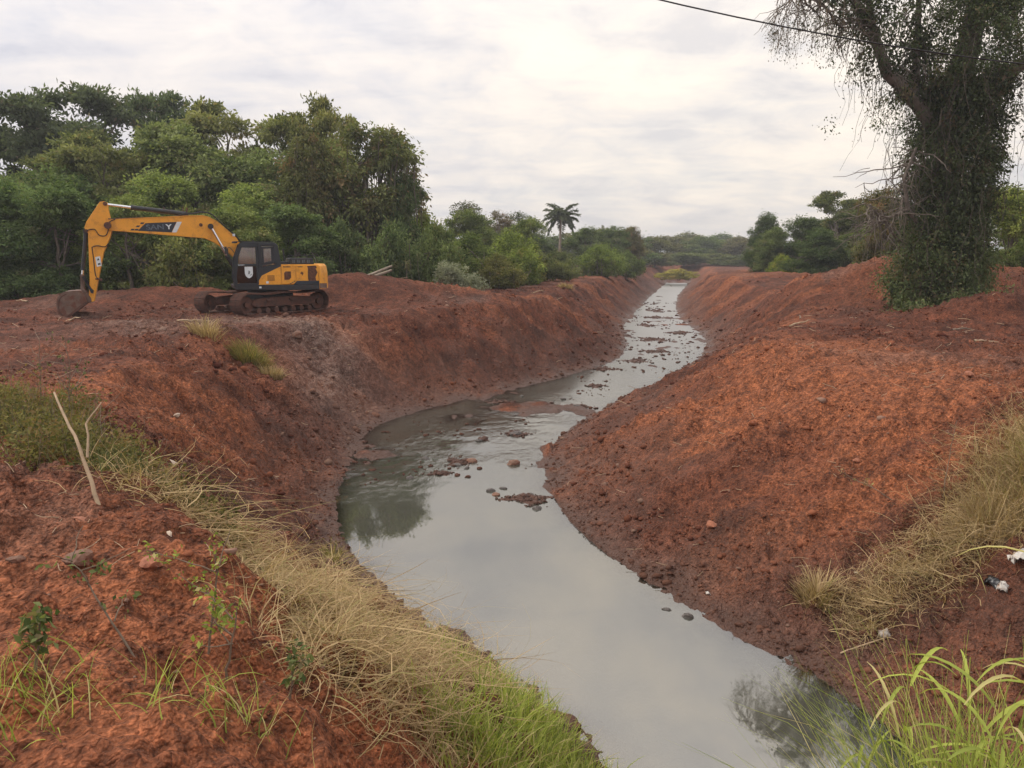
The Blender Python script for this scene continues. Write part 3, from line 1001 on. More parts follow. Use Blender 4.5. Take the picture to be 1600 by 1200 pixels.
# ---- big vine-covered tree on the right
def vine_giant():
    rg = np.random.default_rng(21)
    x, y = 17.7, 33.0
    z0 = gz(x, y)
    root = empty("vine_covered_tree", (x, y, z0))
    paths, rads = [], []

    def add(pts, r0, r1, amp=.05, k=10):
        pts = [np.array(p, float) for p in pts]
        out = []
        for a, b in zip(pts[:-1], pts[1:]):
            out.append(wander(a, b, k, amp, rg)[:-1])
        P = np.concatenate(out + [pts[-1][None]])
        paths.append(P); rads.append(np.linspace(r0, r1, len(P)))
        return P
    trunk = add([(0, 0, -.5), (.1, 0, 3.5), (.3, 0, 7.0), (.6, .1, 9.6), (1.1, .2, 12.6), (1.4, .2, 15.5)], .75, .30)
    big = [add([(.2, 0, 6.8), (-1.2, -.1, 8.4), (-2.6, -.2, 9.6), (-3.4, -.3, 11.4), (-4.6, -.5, 12.6), (-6.2, -.6, 12.9)], .34, .05),
           add([(-1.4, -.1, 8.6), (-1.3, .2, 11.0), (-1.4, .2, 14.5)], .2, .06),
           add([(-3.4, -.3, 11.4), (-3.6, 0, 13.0), (-3.9, .2, 15.0)], .14, .04),
           add([(.5, .1, 8.8), (2.2, -.2, 9.4), (3.6, -.3, 10.6), (4.4, -.3, 12.2), (5.8, -.2, 13.4)], .32, .07),
           add([(1.0, .1, 11.8), (2.6, 0, 12.6), (4.2, .1, 13.0), (6.0, .2, 12.8)], .24, .05),
           add([(3.6, -.3, 10.6), (4.9, .2, 10.4), (6.4, .2, 11.0)], .15, .04),
           add([(1.2, .1, 13.0), (.2, .2, 14.6), (-.6, .3, 16.4)], .2, .06),
           add([(-.6, -.5, 3.2), (-1.6, -.8, 4.2), (-1.9, -.9, 5.4), (-1.5, -.9, 6.6)], .11, .05, .03),
           add([(-1.6, -.8, 4.2), (-2.6, -.9, 3.7), (-3.3, -1.0, 4.4)], .06, .015, .08),
           add([(-3.6, -.4, 11.8), (-4.8, -.7, 11.2), (-5.6, -.9, 12.0), (-7.0, -1.0, 12.4)], .07, .02, .08)]
    # forked twigs at the ends of the limbs
    for L in big:
        for q in range(30):
            a = L[rg.integers(len(L) // 3, len(L))]
            b = a + rg.normal(size=3) * np.array([1.0, .8, .5]) + np.array([0, 0, -.5])
            w = wander(a, b, 7, .3, rg)
            paths.append(w); rads.append(np.linspace(.032, .008, 7))
            for _ in range(2):
                c = w[4] + rg.normal(size=3) * .4 + np.array([0, 0, -.45])
                paths.append(wander(w[rg.integers(2, 6)], c, 5, .3, rg)); rads.append(np.linspace(.015, .005, 5))
    V, Fc = tubes(paths, rads, 6)
    obj("trunk", mesh_np("giant_trunk", V, Fc, M['bark'], True), root)
    # drooping bare twigs at the tips, far left
    tp, tr = [], []
    for (ax, az) in [(-6.1, 12.9), (-5.4, 12.7), (-6.8, 12.5), (-5.0, 12.3), (-7.0, 12.3)]:
        for q in range(7):
            s0 = np.array([ax + rg.normal() * .3, -.7 + rg.normal() * .3, az])
            e = s0 + np.array([rg.normal() * .35 - .1, rg.normal() * .3, -1.2 - rg.random() * 1.2])
            w = wander(s0, e, 9, .25, rg)
            tp.append(w); tr.append(np.linspace(.016, .004, 9))
            for _ in range(4):
                i = rg.integers(3, 8)
                tp.append(wander(w[i], w[i] + np.array([rg.normal() * .22, rg.normal() * .2, -.5 - .4 * rg.random()]), 5, .2, rg)); tr.append(np.linspace(.008, .003, 5))
    V, Fc = tubes(tp, tr, 3)
    obj("twigs", mesh_np("giant_twigs", V, Fc, M['twig'], False), root)
    # vine stems hanging round the trunk and off the limbs
    n = 400
    tops = np.empty((n, 3)); ln = np.empty(n)
    for i in range(n):
        if i < 170:
            a = rg.random() * 6.283; r_ = 1.0 + 1.3 * rg.random() ** 1.2
            h = 3.5 + 7.5 * rg.random()
            tops[i] = (.3 + r_ * math.cos(a), r_ * math.sin(a), h); ln[i] = min(h - .2, 2.5 + 4.5 * rg.random())
        else:
            L = big[rg.integers(0, 7)]
            tops[i] = L[rg.integers(len(L) // 5, len(L))] + rg.normal(size=3) * .25
            ln[i] = 1.2 + 4.2 * rg.random() ** 1.5
    p2, r2 = strands(tops, ln, rg, sway=.34, width=.013, k=9)
    V, Fc = tubes(p2, r2, 3)
    obj("hanging_vines", mesh_np("giant_vines", V, Fc, M['vine'], False), root)
    # leaves: thick dark curtain round the trunk, thin scatter on the hanging vines
    Cs, Ds, sh = [], [], []
    for i in range(1700):
        a = rg.random() * 6.283 if i % 2 else -1.57 + 1.1 * rg.normal()
        h = 13.5 * rg.random() ** 1.2
        w = 1.15 + .62 * math.exp(-((h - 2.6) / 2.6) ** 2) + .3 * math.sin(h * 1.3) + .55 * math.exp(-((h - 9.5) / 2.2) ** 2)
        r_ = w * (0.55 + .6 * rg.random())
        Cs.append((.25 + .05 * h + r_ * math.cos(a), r_ * math.sin(a) * .9, h + .05)); Ds.append((math.cos(a), math.sin(a), 0))
        sh.append(np.clip(.18 + .4 * rg.random() + .25 * (h < 4), 0, 1))
    for i in range(520):
        L = big[rg.integers(0, 7)]
        q = L[int(len(L) * .999 * rg.random() ** 2.2)] + rg.normal(size=3) * np.array([.8, .7, .9]) + np.array([0, 0, -.3])
        Cs.append(q); Ds.append(unit(rg.normal(size=3))); sh.append(.15 + .3 * rg.random())
    for i in range(60):                                     # ground creepers at the foot
        a = -2.6 + 2.2 * rg.random(); r_ = 1.2 + 2.2 * rg.random()
        xx, yy = r_ * math.cos(a), r_ * math.sin(a)
        Cs.append((xx, yy, gz(x + xx, y + yy) - z0 + .12)); Ds.append((0, 0, 1)); sh.append(.5 + .4 * rg.random())
    V, Fc, c = foliage(np.array(Cs), np.array(Ds, float), 40, .40, .118, rg, .95, .55, .6, .22, np.array(sh))
    o = obj("crown", mesh_np("giant_leaves", V, Fc, M['leaf_dark'], False, c), root)
    o.color = (1.1, 1.15, 1.0, 1)
    # bigger leaves deep in the curtain, toned darker as a shaded core
    ci = []
    for i in range(800):
        a = rg.random() * 6.283; h = 14.5 * rg.random(); r_ = .75 + .9 * rg.random()
        if h > 9.5:
            L = big[rg.integers(0, 7)]; q = L[rg.integers(0, len(L))]
            ci.append(q + rg.normal(size=3) * .4)
        else:
            ci.append(np.array([.25 + .05 * h + r_ * math.cos(a), r_ * math.sin(a), h]))
    V, Fc, c = foliage(np.array(ci), rg.normal(size=(len(ci), 3)), 34, .42, .19, rg, .95, .5, .5, .25, .05 + .3 * rg.random(len(ci)))
    o = obj("inner_crown", mesh_np("giant_inner_leaves", V, Fc, M['leaf_dark'], False, c), root)
    # scattered leaves along the strands
    P = []
    for w in p2[170:] + tp:
        for _ in range(9):
            i = rg.integers(0, len(w) - 1); f = rg.random()
            P.append(w[i] * (1 - f) + w[i + 1] * f + rg.normal(size=3) * .14)
    P = np.array(P); m = len(P)
    V, Fc = leaf_quads(P, rg.normal(size=(m, 3)) + np.array([0, 0, -.6]), .05 + .06 * rg.random(m), rg, .5, .3)
    c = np.repeat(np.stack([rg.random(m) * .5, (rg.random(m) < .4) * 1.0, np.zeros(m)], -1), 4, axis=0)
    obj("vine_leaves", mesh_np("giant_vine_leaves", V, Fc, M['leaf_dark'], False, c), root)
    tag(root, "huge tree smothered in vines with bare upper limbs on the right", "tree")


vine_giant()

# ------------------------------------------------------------------ the excavator (local x forward, y to the operator's left, z up)
YEL = (0.80, 0.345, 0.026)
DIRT = (0.135, 0.055, 0.034)
M['yellow'] = solid("machine_yellow", YEL, 0.42, var=0.07, scale=3.0, dirt=(0.26, 0.11, 0.04), dirt_lo=0.50, dirt_hi=0.82)
M['machine_black'] = solid("machine_black", (0.020, 0.021, 0.023), 0.5, var=0.3, scale=4.0, dirt=(0.075, 0.042, 0.03), dirt_lo=0.52, dirt_hi=0.8)
M['cab_black'] = solid("cab_black", (0.020, 0.023, 0.027), 0.38, var=0.15, scale=3.0)
M['muddy_steel'] = solid("muddy_steel", (0.075, 0.040, 0.029), 0.85, var=0.4, scale=7.0, dirt=DIRT, dirt_lo=0.40, dirt_hi=0.6, bumps=0.015)
M['bucket_steel'] = solid("bucket_steel", (0.150, 0.095, 0.068), 0.7, var=0.3, scale=4.0, dirt=DIRT, dirt_lo=0.46, dirt_hi=0.6)
M['chrome'] = solid("chrome_rod", (0.75, 0.75, 0.74), 0.2, metal=0.9, var=0.05)
M['decal_dark'] = solid("decal_dark", (0.018, 0.024, 0.033), 0.45, var=0.25, scale=8.0)
M['decal_white'] = solid("decal_white", (0.66, 0.70, 0.70), 0.5, var=0.08)
M['decal_grey'] = solid("decal_worn", (0.10, 0.125, 0.15), 0.5, var=0.5, scale=14.0)
M['rust'] = solid("bare_rust", (0.115, 0.045, 0.022), 0.85, var=0.5, scale=9.0, dirt=(0.045, 0.02, 0.014))
M['seat'] = solid("seat_cloth", (0.05, 0.05, 0.05), 0.9, var=0.2)
M['interior'] = solid("cab_lining", (0.20, 0.21, 0.20), 0.8, var=0.15)
M['hose'] = solid("rubber_hose", (0.014, 0.013, 0.013), 0.6, var=0.2)


def prism(prof, y0, y1, bev=0.0):
    """profile [(x,z)] extruded between y0 and y1, edges bevelled"""
    bm = bmesh.new()
    a = [bm.verts.new((x, y0, z)) for x, z in prof]
    b = [bm.verts.new((x, y1, z)) for x, z in prof]
    bm.faces.new(a); bm.faces.new(b[::-1])
    n = len(prof)
    for i in range(n):
        bm.faces.new((a[i], b[i], b[(i + 1) % n], a[(i + 1) % n]))
    bmesh.ops.recalc_face_normals(bm, faces=bm.faces)
    if bev > 0:
        bmesh.ops.bevel(bm, geom=list(bm.edges), offset=bev, segments=2, profile=0.6, affect='EDGES', clamp_overlap=True)
    return bm


def box(x0, x1, y0, y1, z0, z1, bev=0.0):
    return prism([(x0, z0), (x1, z0), (x1, z1), (x0, z1)], y0, y1, bev)


def rod(a, b, r, seg=14, r2=None):
    bm = bmesh.new()
    a = Vector(a); b = Vector(b); d = b - a
    bmesh.ops.create_cone(bm, cap_ends=True, segments=seg, radius1=r, radius2=r if r2 is None else r2, depth=d.length)
    q = d.to_track_quat('Z', 'Y').to_matrix().to_4x4()
    bmesh.ops.transform(bm, matrix=Matrix.Translation((a + b) / 2) @ q, verts=bm.verts)
    return bm


def join(*bms):
    base = bms[0]
    for b in bms[1:]:
        me = bpy.data.meshes.new("tmp")
        b.to_mesh(me); b.free()
        base.from_mesh(me)
        bpy.data.meshes.remove(me)
    return base


def pipe(pts, r, seg=7, k=8):
    P = [Vector(p) for p in pts]
    out = []
    n = len(P)
    for i in range(n - 1):
        p0, p1, p2, p3 = P[max(i - 1, 0)], P[i], P[i + 1], P[min(i + 2, n - 1)]
        for t in np.linspace(0, 1, k, endpoint=False):
            out.append(0.5 * ((2 * p1) + (p2 - p0) * t + (2 * p0 - 5 * p1 + 4 * p2 - p3) * t * t + (3 * p1 - p0 - 3 * p2 + p3) * t ** 3))
    out.append(P[-1])
    A = np.array([list(v) for v in out])
    return tubes([A], [np.full(len(A), r)], seg)


def text_mesh(txt, size, mat, shear=0.0):
    cu = bpy.data.curves.new("lettering", 'FONT')
    cu.body = txt
    cu.size = size
    cu.shear = shear
    cu.extrude = 0.0015
    cu.offset = size * 0.02
    o = bpy.data.objects.new("lettering_tmp", cu)
    col.objects.link(o)
    dg = bpy.context.evaluated_depsgraph_get()
    me = bpy.data.meshes.new_from_object(o.evaluated_get(dg))
    bpy.data.objects.remove(o)
    me.name = "lettering"
    me.materials.clear(); me.materials.append(mat)
    return me


def left_text(txt, x, y, z, size, mat, parent, name="lettering", shear=0.0, stretch=1.0, roll=0.0):
    """lettering on a face that looks to +y, reading towards -x"""
    me = text_mesh(txt, size, mat, shear)
    m = Matrix(((-1, 0, 0, x), (0, 0, 1, y), (0, 1, 0, z), (0, 0, 0, 1))) @ Matrix.Rotation(roll, 4, 'Z') @ Matrix.Diagonal((stretch, 1, 1, 1))
    me.transform(m)
    return obj(name, me, parent)


def excavator():
    EX = (-10.54, 32.91)
    HY, UY = R(203.0), R(235.0)
    z0 = gz(*EX)
    gzs = [gz(EX[0] + math.cos(UY) * a - math.sin(UY) * b, EX[1] + math.sin(UY) * a + math.cos(UY) * b) for a in (-2, -1, 0, 1, 2) for b in (-1.2, 1.2)]
    z0 = float(np.mean(gzs)) + 0.0
    root = empty("excavator", (EX[0], EX[1], z0), HY)
    dU = UY - HY
    RU = Matrix.Rotation(dU, 4, 'Z')

    def P(name, bm, mat, parent=root, smooth=False):
        return bm_obj(name, bm, M[mat], parent, smooth)

    # ---- undercarriage (turned against the house)
    shoe = box(-0.095, 0.095, -0.35, 0.35, -0.018, 0.018, 0.004)
    for gx in (-0.07, -0.01, 0.05):
        shoe = join(shoe, box(gx, gx + 0.022, -0.345, 0.345, 0.015, 0.045))
    shoe_me = bpy.data.meshes.new("track_shoe")
    bmesh.ops.recalc_face_normals(shoe, faces=shoe.faces); shoe.to_mesh(shoe_me); shoe.free(); shoe_me.materials.append(M['muddy_steel'])
    Lh, rr = 1.82, 0.41                                  # half wheelbase, loop radius
    per = 4 * Lh + 2 * math.pi * rr
    ns = int(per / 0.2)
    for side in (1, -1):
        yc = 1.2 * side
        fr = join(prism([(-1.55, .30), (1.45, .30), (1.6, .42), (1.45, .62), (.7, .68), (-.7, .68), (-1.5, .62), (-1.65, .45)], yc - .17, yc + .17, 0.03),
                  box(-.55, -.25, yc - .22, yc + .24, .52, .60, .01), box(.55, .9, yc - .22, yc + .24, .52, .60, .01))
        fr.transform(RU)
        t = P("track", fr, 'muddy_steel')
        tag(t, "mud-caked crawler track nearest the stream" if side == 1 else "mud-caked crawler track on the far side")
        for i in range(ns):
            s = i * per / ns
            if s < 2 * Lh:
                x, z, ang = Lh - s, 2 * rr, math.pi
                z -= 0.05 * math.sin(math.pi * s / (2 * Lh) * 2) ** 2
            elif s < 2 * Lh + math.pi * rr:
                a = (s - 2 * Lh) / rr
                x, z, ang = -Lh - rr * math.sin(a), rr + rr * math.cos(a), math.pi - a
                ang = math.pi + a
            elif s < 4 * Lh + math.pi * rr:
                x, z, ang = -Lh + (s - 2 * Lh - math.pi * rr), 0.0, 0.0
            else:
                a = (s - 4 * Lh - math.pi * rr) / rr
                x, z, ang = Lh + rr * math.sin(a), rr - rr * math.cos(a), a
            o = obj("track_shoe", shoe_me, t)
            # grousers point outwards: local +z of the shoe is the outer normal
            nx, nz = (0, 1) if s < 2 * Lh else ((-math.sin((s - 2 * Lh) / rr), math.cos((s - 2 * Lh) / rr)) if s < 2 * Lh + math.pi * rr else ((0, -1) if s < 4 * Lh + math.pi * rr else (math.sin(ang), -math.cos(ang))))
            ry = math.atan2(nx, nz)
            o.matrix_local = RU @ Matrix.Translation((x, yc, z + 0.03)) @ Matrix.Rotation(ry, 4, 'Y')
        for (wx, wr, nm) in [(Lh, .33, "idler_wheel"), (-Lh, .34, "sprocket")]:
            w = rod((wx, yc - .1, rr), (wx, yc + .1, rr), wr, 20)
            w = join(w, rod((wx, yc - .2, rr), (wx, yc + .2, rr), .13, 14))
            w.transform(RU)
            P(nm, w, 'muddy_steel', t)
        for q in range(7):
            wx = -1.3 + q * .43
            w = rod((wx, yc - .2, .16), (wx, yc + .2, .16), .11, 12)
            w.transform(RU)
            P("roller", w, 'muddy_steel', t)
    uf = join(box(-.75, .75, -1.05, 1.05, .45, .78, .04), rod((0, 0, .75), (0, 0, 1.0), .62, 28))
    uf.transform(RU)
    P("undercarriage_frame", uf, 'machine_black')

    # ---- house: deck, skirt, counterweight, engine cover
    P("platform", join(prism([(1.15, .98), (1.2, 1.14), (-2.15, 1.16), (-2.15, .95), (-1.2, .93)], -1.32, 1.345, .02),
                       box(.2, .9, .30, .42, 1.1, 1.85, .02), box(.2, .9, -.42, -.30, 1.1, 1.85, .02)), 'machine_black')
    # counterweight with a rounded tail
    bm = bmesh.new()
    pts = []
    for a in np.linspace(-1, 1, 13):
        pts.append((-2.22 - .48 * math.cos(a * math.pi / 2) ** .7, a * 1.35))
    ring = [(-2.15, 1.35)] + pts[::-1] + [(-2.15, -1.35)]
    lo = [bm.verts.new((x, y, .98)) for x, y in ring]
    mid = [bm.verts.new((x * 1.0, y, 1.60)) for x, y in ring]
    hi = [bm.verts.new((x * .985 - .0, y * .985, 1.90)) for x, y in ring]
    tp = [bm.verts.new((x * .955, y * .95, 1.99)) for x, y in ring]
    n = len(ring)
    for A, B in ((lo, mid), (mid, hi), (hi, tp)):
        for i in range(n):
            bm.faces.new((A[i], A[(i + 1) % n], B[(i + 1) % n], B[i]))
    bm.faces.new(lo); bm.faces.new(tp)
    cw = P("counterweight", bm, 'yellow')
    P("dirt_band", join(prism([(-2.16, 1.0), (-2.45, 1.0), (-2.45, 1.20), (-2.16, 1.20)], 1.353, 1.357)), 'bucket_steel', cw)
    ec = P("engine_cover", join(prism([(-.56, 1.16), (-2.14, 1.16), (-2.14, 1.975), (-.56, 1.985)], -1.33, 1.325, .02)), 'yellow')
    # side doors stand a little proud, with gaps between them
    P("service_door", prism([(-.645, 1.19), (-1.20, 1.19), (-1.20, 1.95), (-.645, 1.95)], 1.327, 1.35, .008), 'yellow', ec)
    P("service_door", prism([(-1.22, 1.19), (-2.12, 1.19), (-2.12, 1.95), (-1.22, 1.95)], 1.327, 1.35, .008), 'yellow', ec)
    d3 = P("side_panel", prism([(.36, 1.17), (-.62, 1.17), (-.62, 1.90), (.13, 1.54)], 1.30, 1.352, .008), 'yellow', ec)
    for (xa, za, w, h, nm) in [(-.88, 1.36, .27, .34, 'v')]:
        P("vent", prism([(xa + w / 2, za), (xa + w / 2 - .05, za - .0), (xa - w / 2 + .08, za), (xa - w / 2, za + .09), (xa - w / 2, za + h), (xa + w / 2 - .06, za + h), (xa + w / 2, za + h - .06)], 1.352, 1.356), 'rust', ec)
    for q in range(5):
        P("louvre", box(-.36, -.08, 1.354, 1.36, 1.34 + q * .045, 1.36 + q * .045), 'rust', d3)
    for q in range(6):
        P("slot", box(-.72 - q * .05, -.75 - q * .05, 1.352, 1.356, 1.86, 1.91), 'machine_black', ec)
    for q in range(4):
        P("slot", box(-1.30 - q * .05, -1.33 - q * .05, 1.352, 1.356, 1.86, 1.91), 'machine_black', ec)
    # worn patch where the paint has gone, with a ragged outline
    rg = np.random.default_rng(4)
    out = []
    for (x, z) in [(-1.66, 1.92), (-1.74, 1.80), (-1.66, 1.66), (-1.68, 1.40), (-1.70, 1.24), (-2.04, 1.24), (-2.00, 1.45), (-2.06, 1.62), (-1.98, 1.78), (-2.06, 1.86), (-2.02, 1.94)]:
        out.append((x + rg.normal() * .02, z + rg.normal() * .015))
    P("worn_patch", prism(out, 1.352, 1.356), 'rust', ec)
    P("worn_patch", prism([(-1.38, 1.62), (-1.46, 1.70), (-1.52, 1.62), (-1.47, 1.52), (-1.44, 1.58)], 1.352, 1.356), 'rust', ec)
    P("dark_stripe", prism([(-1.10, 1.165), (-2.14, 1.165), (-2.14, 1.31), (-1.24, 1.31)], 1.352, 1.3575), 'decal_dark', ec)
    for q in range(3):
        P("dark_square", prism([(-.95 - q * .075, 1.19 + q * .045), (-1.01 - q * .075, 1.19 + q * .045), (-1.03 - q * .075, 1.225 + q * .045), (-.97 - q * .075, 1.225 + q * .045)], 1.352, 1.3575), 'decal_dark', ec)
    P("sticker", box(-.12, -.02, 1.354, 1.358, 1.22, 1.31), 'decal_white', d3)
    P("sticker", box(.26, .17, 1.346, 1.351, 1.03, 1.10), 'decal_white', ec)
    # black hood grille and rails behind the cab
    hood = P("engine_hood", join(prism([(-.98, 1.98), (-2.0, 1.98), (-1.96, 2.24), (-1.03, 2.24)], -.2, 1.12, .025)), 'machine_black')
    for q in range(4):
        for w in range(2):
            P("hood_slot", box(-1.13 - q * .2 - w * .06, -1.16 - q * .2 - w * .06, 1.10, 1.128, 2.04, 2.17), 'decal_grey', hood)
    for seg in [((-1.0, 1.05, 2.25), (-1.04, 1.05, 2.34), (-1.96, 1.05, 2.34), (-2.0, 1.05, 2.25))]:
        V, Fc = pipe(seg, .014, 6, 6)
        obj("rail", mesh_np("rail", V, Fc, M['machine_black'], True), hood)
    P("exhaust_pipe", rod((-.92, .35, 1.95), (-.86, .35, 2.62), .035, 10), 'machine_black')
    P("side_box", box(-.62, -.95, .55, 1.25, 1.98, 2.10, .02), 'machine_black')
    P("tool_box", box(1.0, -.6, -1.32, -.45, 1.14, 1.72, .03), 'yellow')

    # ---- cab
    cy0, cy1 = .44, 1.345
    prof = [(1.17, 1.12), (1.24, 1.5), (1.12, 2.3), (.93, 2.80), (.80, 2.86), (-.42, 2.84), (-.55, 2.74), (-.64, 2.05), (-.62, 1.12)]
    b = join(prism([(.95, 2.79), (.82, 2.875), (-.42, 2.86), (-.56, 2.75), (-.5, 2.72), (.9, 2.74)], cy0, cy1, .02),      # roof
             box(1.16, -.62, cy0, cy1, 1.12, 1.2, .01))                                                                      # floor
    for yy in (cy0, cy1 - .07):
        b = join(b, prism([(1.24, 1.5), (1.17, 1.15), (1.09, 1.15), (1.155, 1.5), (1.03, 2.3), (.85, 2.76), (.94, 2.79), (1.13, 2.3)], yy, yy + .07, .006),   # A pillar
                 prism([(.26, 1.15), (.10, 1.15), (.10, 2.76), (.22, 2.76)], yy, yy + .07, .006),                                                                  # B pillar
                 prism([(-.64, 2.05), (-.55, 2.74), (-.38, 2.76), (-.40, 2.2), (-.45, 1.98), (.11, 1.86), (.11, 1.15), (-.62, 1.15)], yy, yy + .066, .006))      # rear quarter
    b = join(b, box(1.2, 1.15, cy0, cy1, 1.14, 1.34, .01), box(-.52, -.6, cy0, cy1, 1.15, 2.08, .01))
    cab = P("cab", b, 'cab_black')
    # door: frame with two panes
    dr = join(prism([(1.15, 1.17), (.27, 1.17), (.27, 1.24), (1.16, 1.24)], cy1 - .02, cy1 + .02, .006),
              prism([(1.10, 1.93), (.27, 1.93), (.27, 2.01), (1.09, 2.01)], cy1 - .02, cy1 + .02, .006),
              prism([(.90, 2.66), (.27, 2.66), (.27, 2.76), (.86, 2.76)], cy1 - .02, cy1 + .02, .006),
              prism([(.33, 1.2), (.255, 1.2), (.255, 2.74), (.33, 2.74)], cy1 - .02, cy1 + .021, .006),
              prism([(1.17, 1.2), (1.20, 1.5), (1.08, 2.3), (.90, 2.74), (.82, 2.74), (.98, 2.3), (1.10, 1.5), (1.07, 1.2)], cy1 - .02, cy1 + .021, .006))
    door = P("door", dr, 'cab_black', cab)
    P("pane", prism([(.98, 2.02), (.34, 2.02), (.34, 2.65), (.86, 2.65), (.95, 2.4)], cy1 + .0, cy1 + .008), 'glass', cab)
    P("pane", prism([(1.09, 1.25), (.34, 1.25), (.34, 1.92), (1.04, 1.92), (1.10, 1.5)], cy1 + .0, cy1 + .008), 'glass_dark', cab)
    P("pane", prism([(.095, 1.90), (.095, 2.70), (-.36, 2.70), (-.39, 2.2), (-.43, 2.0)], cy1 - .03, cy1 - .022), 'glass', cab)
    P("window_frame", join(prism([(.09, 2.62), (-.34, 2.62), (-.34, 2.69), (.09, 2.69)], cy1 - .02, cy1 + .01, .005), prism([(.09, 2.0), (.02, 2.0), (.02, 2.66), (.09, 2.66)], cy1 - .02, cy1 + .01, .005),
                           prism([(-.27, 2.1), (-.42, 2.02), (-.36, 2.68), (-.27, 2.68)], cy1 - .02, cy1 + .01, .005), prism([(.09, 1.93), (-.42, 2.03), (-.30, 2.13), (.09, 2.05)], cy1 - .021, cy1 + .011, .005)), 'cab_black', cab)
    P("windscreen", prism([(1.15, 1.36), (1.22, 1.5), (1.105, 2.3), (.925, 2.76), (.915, 2.76), (1.095, 2.3), (1.21, 1.5), (1.14, 1.36)], cy0 + .07, cy1 - .07), 'glass', cab)
    P("pane", prism([(1.09, 1.25), (.27, 1.25), (.27, 2.7), (.86, 2.7), (1.02, 2.3), (1.13, 1.5)], cy0 + .02, cy0 + .028), 'glass', cab)
    P("pane", prism([(.09, 1.95), (.09, 2.72), (-.37, 2.72), (-.43, 2.0)], cy0 + .02, cy0 + .028), 'glass', cab)
    P("rear_window", box(-.545, -.555, cy0 + .1, cy1 - .1, 2.08, 2.72), 'glass', cab)
    P("seat", join(box(.5, 0.02, .66, 1.12, 1.45, 1.6, .04), prism([(.12, 1.58), (-.02, 1.58), (-.16, 2.22), (-.04, 2.25)], .68, 1.10, .04), box(.45, .05, .75, 1.05, 1.2, 1.46, .02)), 'seat', cab)
    P("console", join(box(.62, .05, 1.14, 1.24, 1.2, 1.68, .02), rod((.55, 1.19, 1.66), (.58, 1.19, 1.86), .02, 8)), 'seat', cab)
    P("headlining", box(.75, -.4, cy0 + .03, cy1 - .03, 2.72, 2.735), 'interior', cab)
    P("door_handle", join(box(.24, .14, cy1 + .0, cy1 + .035, 1.93, 1.965, .006)), 'machine_black', cab)
    V, Fc = pipe([(1.17, cy1 + .02, 1.3), (1.25, cy1 + .07, 1.4), (1.21, cy1 + .07, 2.2), (1.10, cy1 + .02, 2.36)], .017, 7, 6)
    obj("grab_rail", mesh_np("grab_rail", V, Fc, M['machine_black'], True), cab)
    P("roof_guard", join(box(1.10, -.35, cy0 + .05, cy1 - .02, 2.885, 2.905, .005), box(1.16, 1.0, cy0 + .02, cy1, 2.83, 2.90, .01)), 'machine_black', cab)
    mir = P("mirror", join(box(1.42, 1.37, cy1 - .02, cy1 + .18, 2.28, 2.62, .015), box(1.44, 1.36, cy0 - .1, cy0 + .05, 2.4, 2.7, .015)), 'machine_black', cab)
    V, Fc = pipe([(1.10, cy1, 2.4), (1.30, cy1 + .06, 2.66), (1.40, cy1 + .08, 2.6)], .012, 6, 6)
    obj("mirror_arm", mesh_np("mirror_arm", V, Fc, M['machine_black'], True), cab)
    # white shield on the door, lettering above it
    sh = [(.78, 1.90), (.47, 1.90), (.47, 1.62), (.50, 1.53), (.56, 1.47), (.625, 1.44), (.69, 1.47), (.75, 1.53), (.78, 1.62)]
    shield = P("shield_emblem", prism(sh, cy1 + .009, cy1 + .013), 'decal_white', cab)
    P("emblem_mark", join(prism([(.66, 1.60), (.60, 1.60), (.57, 1.70), (.63, 1.76)], cy1 + .0132, cy1 + .015), prism([(.60, 1.53), (.52, 1.58), (.53, 1.63)], cy1 + .0132, cy1 + .015)), 'interior', shield)
    left_text("SANY", 1.02, cy1 + .0235, 1.945, .065, M['decal_white'], cab, stretch=1.5)

    # ---- boom, arm, bucket
    top = [(5.52, 3.73), (4.2, 3.81), (2.87, 3.90), (2.2, 3.93), (1.95, 3.87), (1.70, 3.73), (.94, 3.02), (.42, 2.2), (.30, 1.85)]
    bot = [(.36, 1.62), (.56, 1.60), (.85, 1.98), (1.36, 2.54), (1.82, 2.87), (2.17, 3.03), (3.14, 3.11), (5.56, 3.30), (5.70, 3.42), (5.70, 3.60)]
    boom = P("boom", prism(top + bot, -.25, .25, .012), 'yellow')
    P("boom_flange", join(prism([(5.5, 3.742), (4.2, 3.822), (2.87, 3.912), (2.2, 3.942), (1.95, 3.882), (1.69, 3.742), (.92, 3.03), (.95, 3.00), (1.71, 3.71), (1.96, 3.85), (2.2, 3.915), (4.2, 3.80)], -.27, .27)), 'yellow', boom)
    ys = .2535
    dec = P("decal", prism([(4.60, 3.30), (4.30, 3.595), (3.38, 3.655), (3.38, 3.25)], ys - .003, ys, 0), 'decal_dark', boom)
    P("white_stripe", prism([(3.37, 3.25), (3.20, 3.255), (2.98, 3.67), (3.16, 3.665)], ys - .003, ys + .0), 'decal_white', boom)
    P("decal_corner", prism([(3.38, 3.25), (3.38, 3.65), (3.17, 3.663)], ys - .003, ys - .0005), 'decal_dark', boom)
    for (xx, zz) in [(4.50, 3.56), (4.66, 3.44), (4.86, 3.31), (4.72, 3.31)]:
        P("dark_square", prism([(xx, zz), (xx - .12, zz), (xx - .17, zz + .065), (xx - .05, zz + .065)], ys - .003, ys), 'decal_dark', boom)
    left_text("SAN", 4.29, ys + .0005, 3.35, .27, M['decal_grey'], boom, stretch=1.28, roll=0.04)
    left_text("Y", 3.57, ys + .0005, 3.375, .27, M['decal_white'], boom, stretch=1.28, roll=0.04)
    P("pin", rod((1.92, -.30, 3.50), (1.92, .30, 3.50), .085, 16), 'machine_black', boom)
    P("pin", rod((2.28, -.28, 3.56), (2.28, .275, 3.56), .07, 16), 'rust', boom)
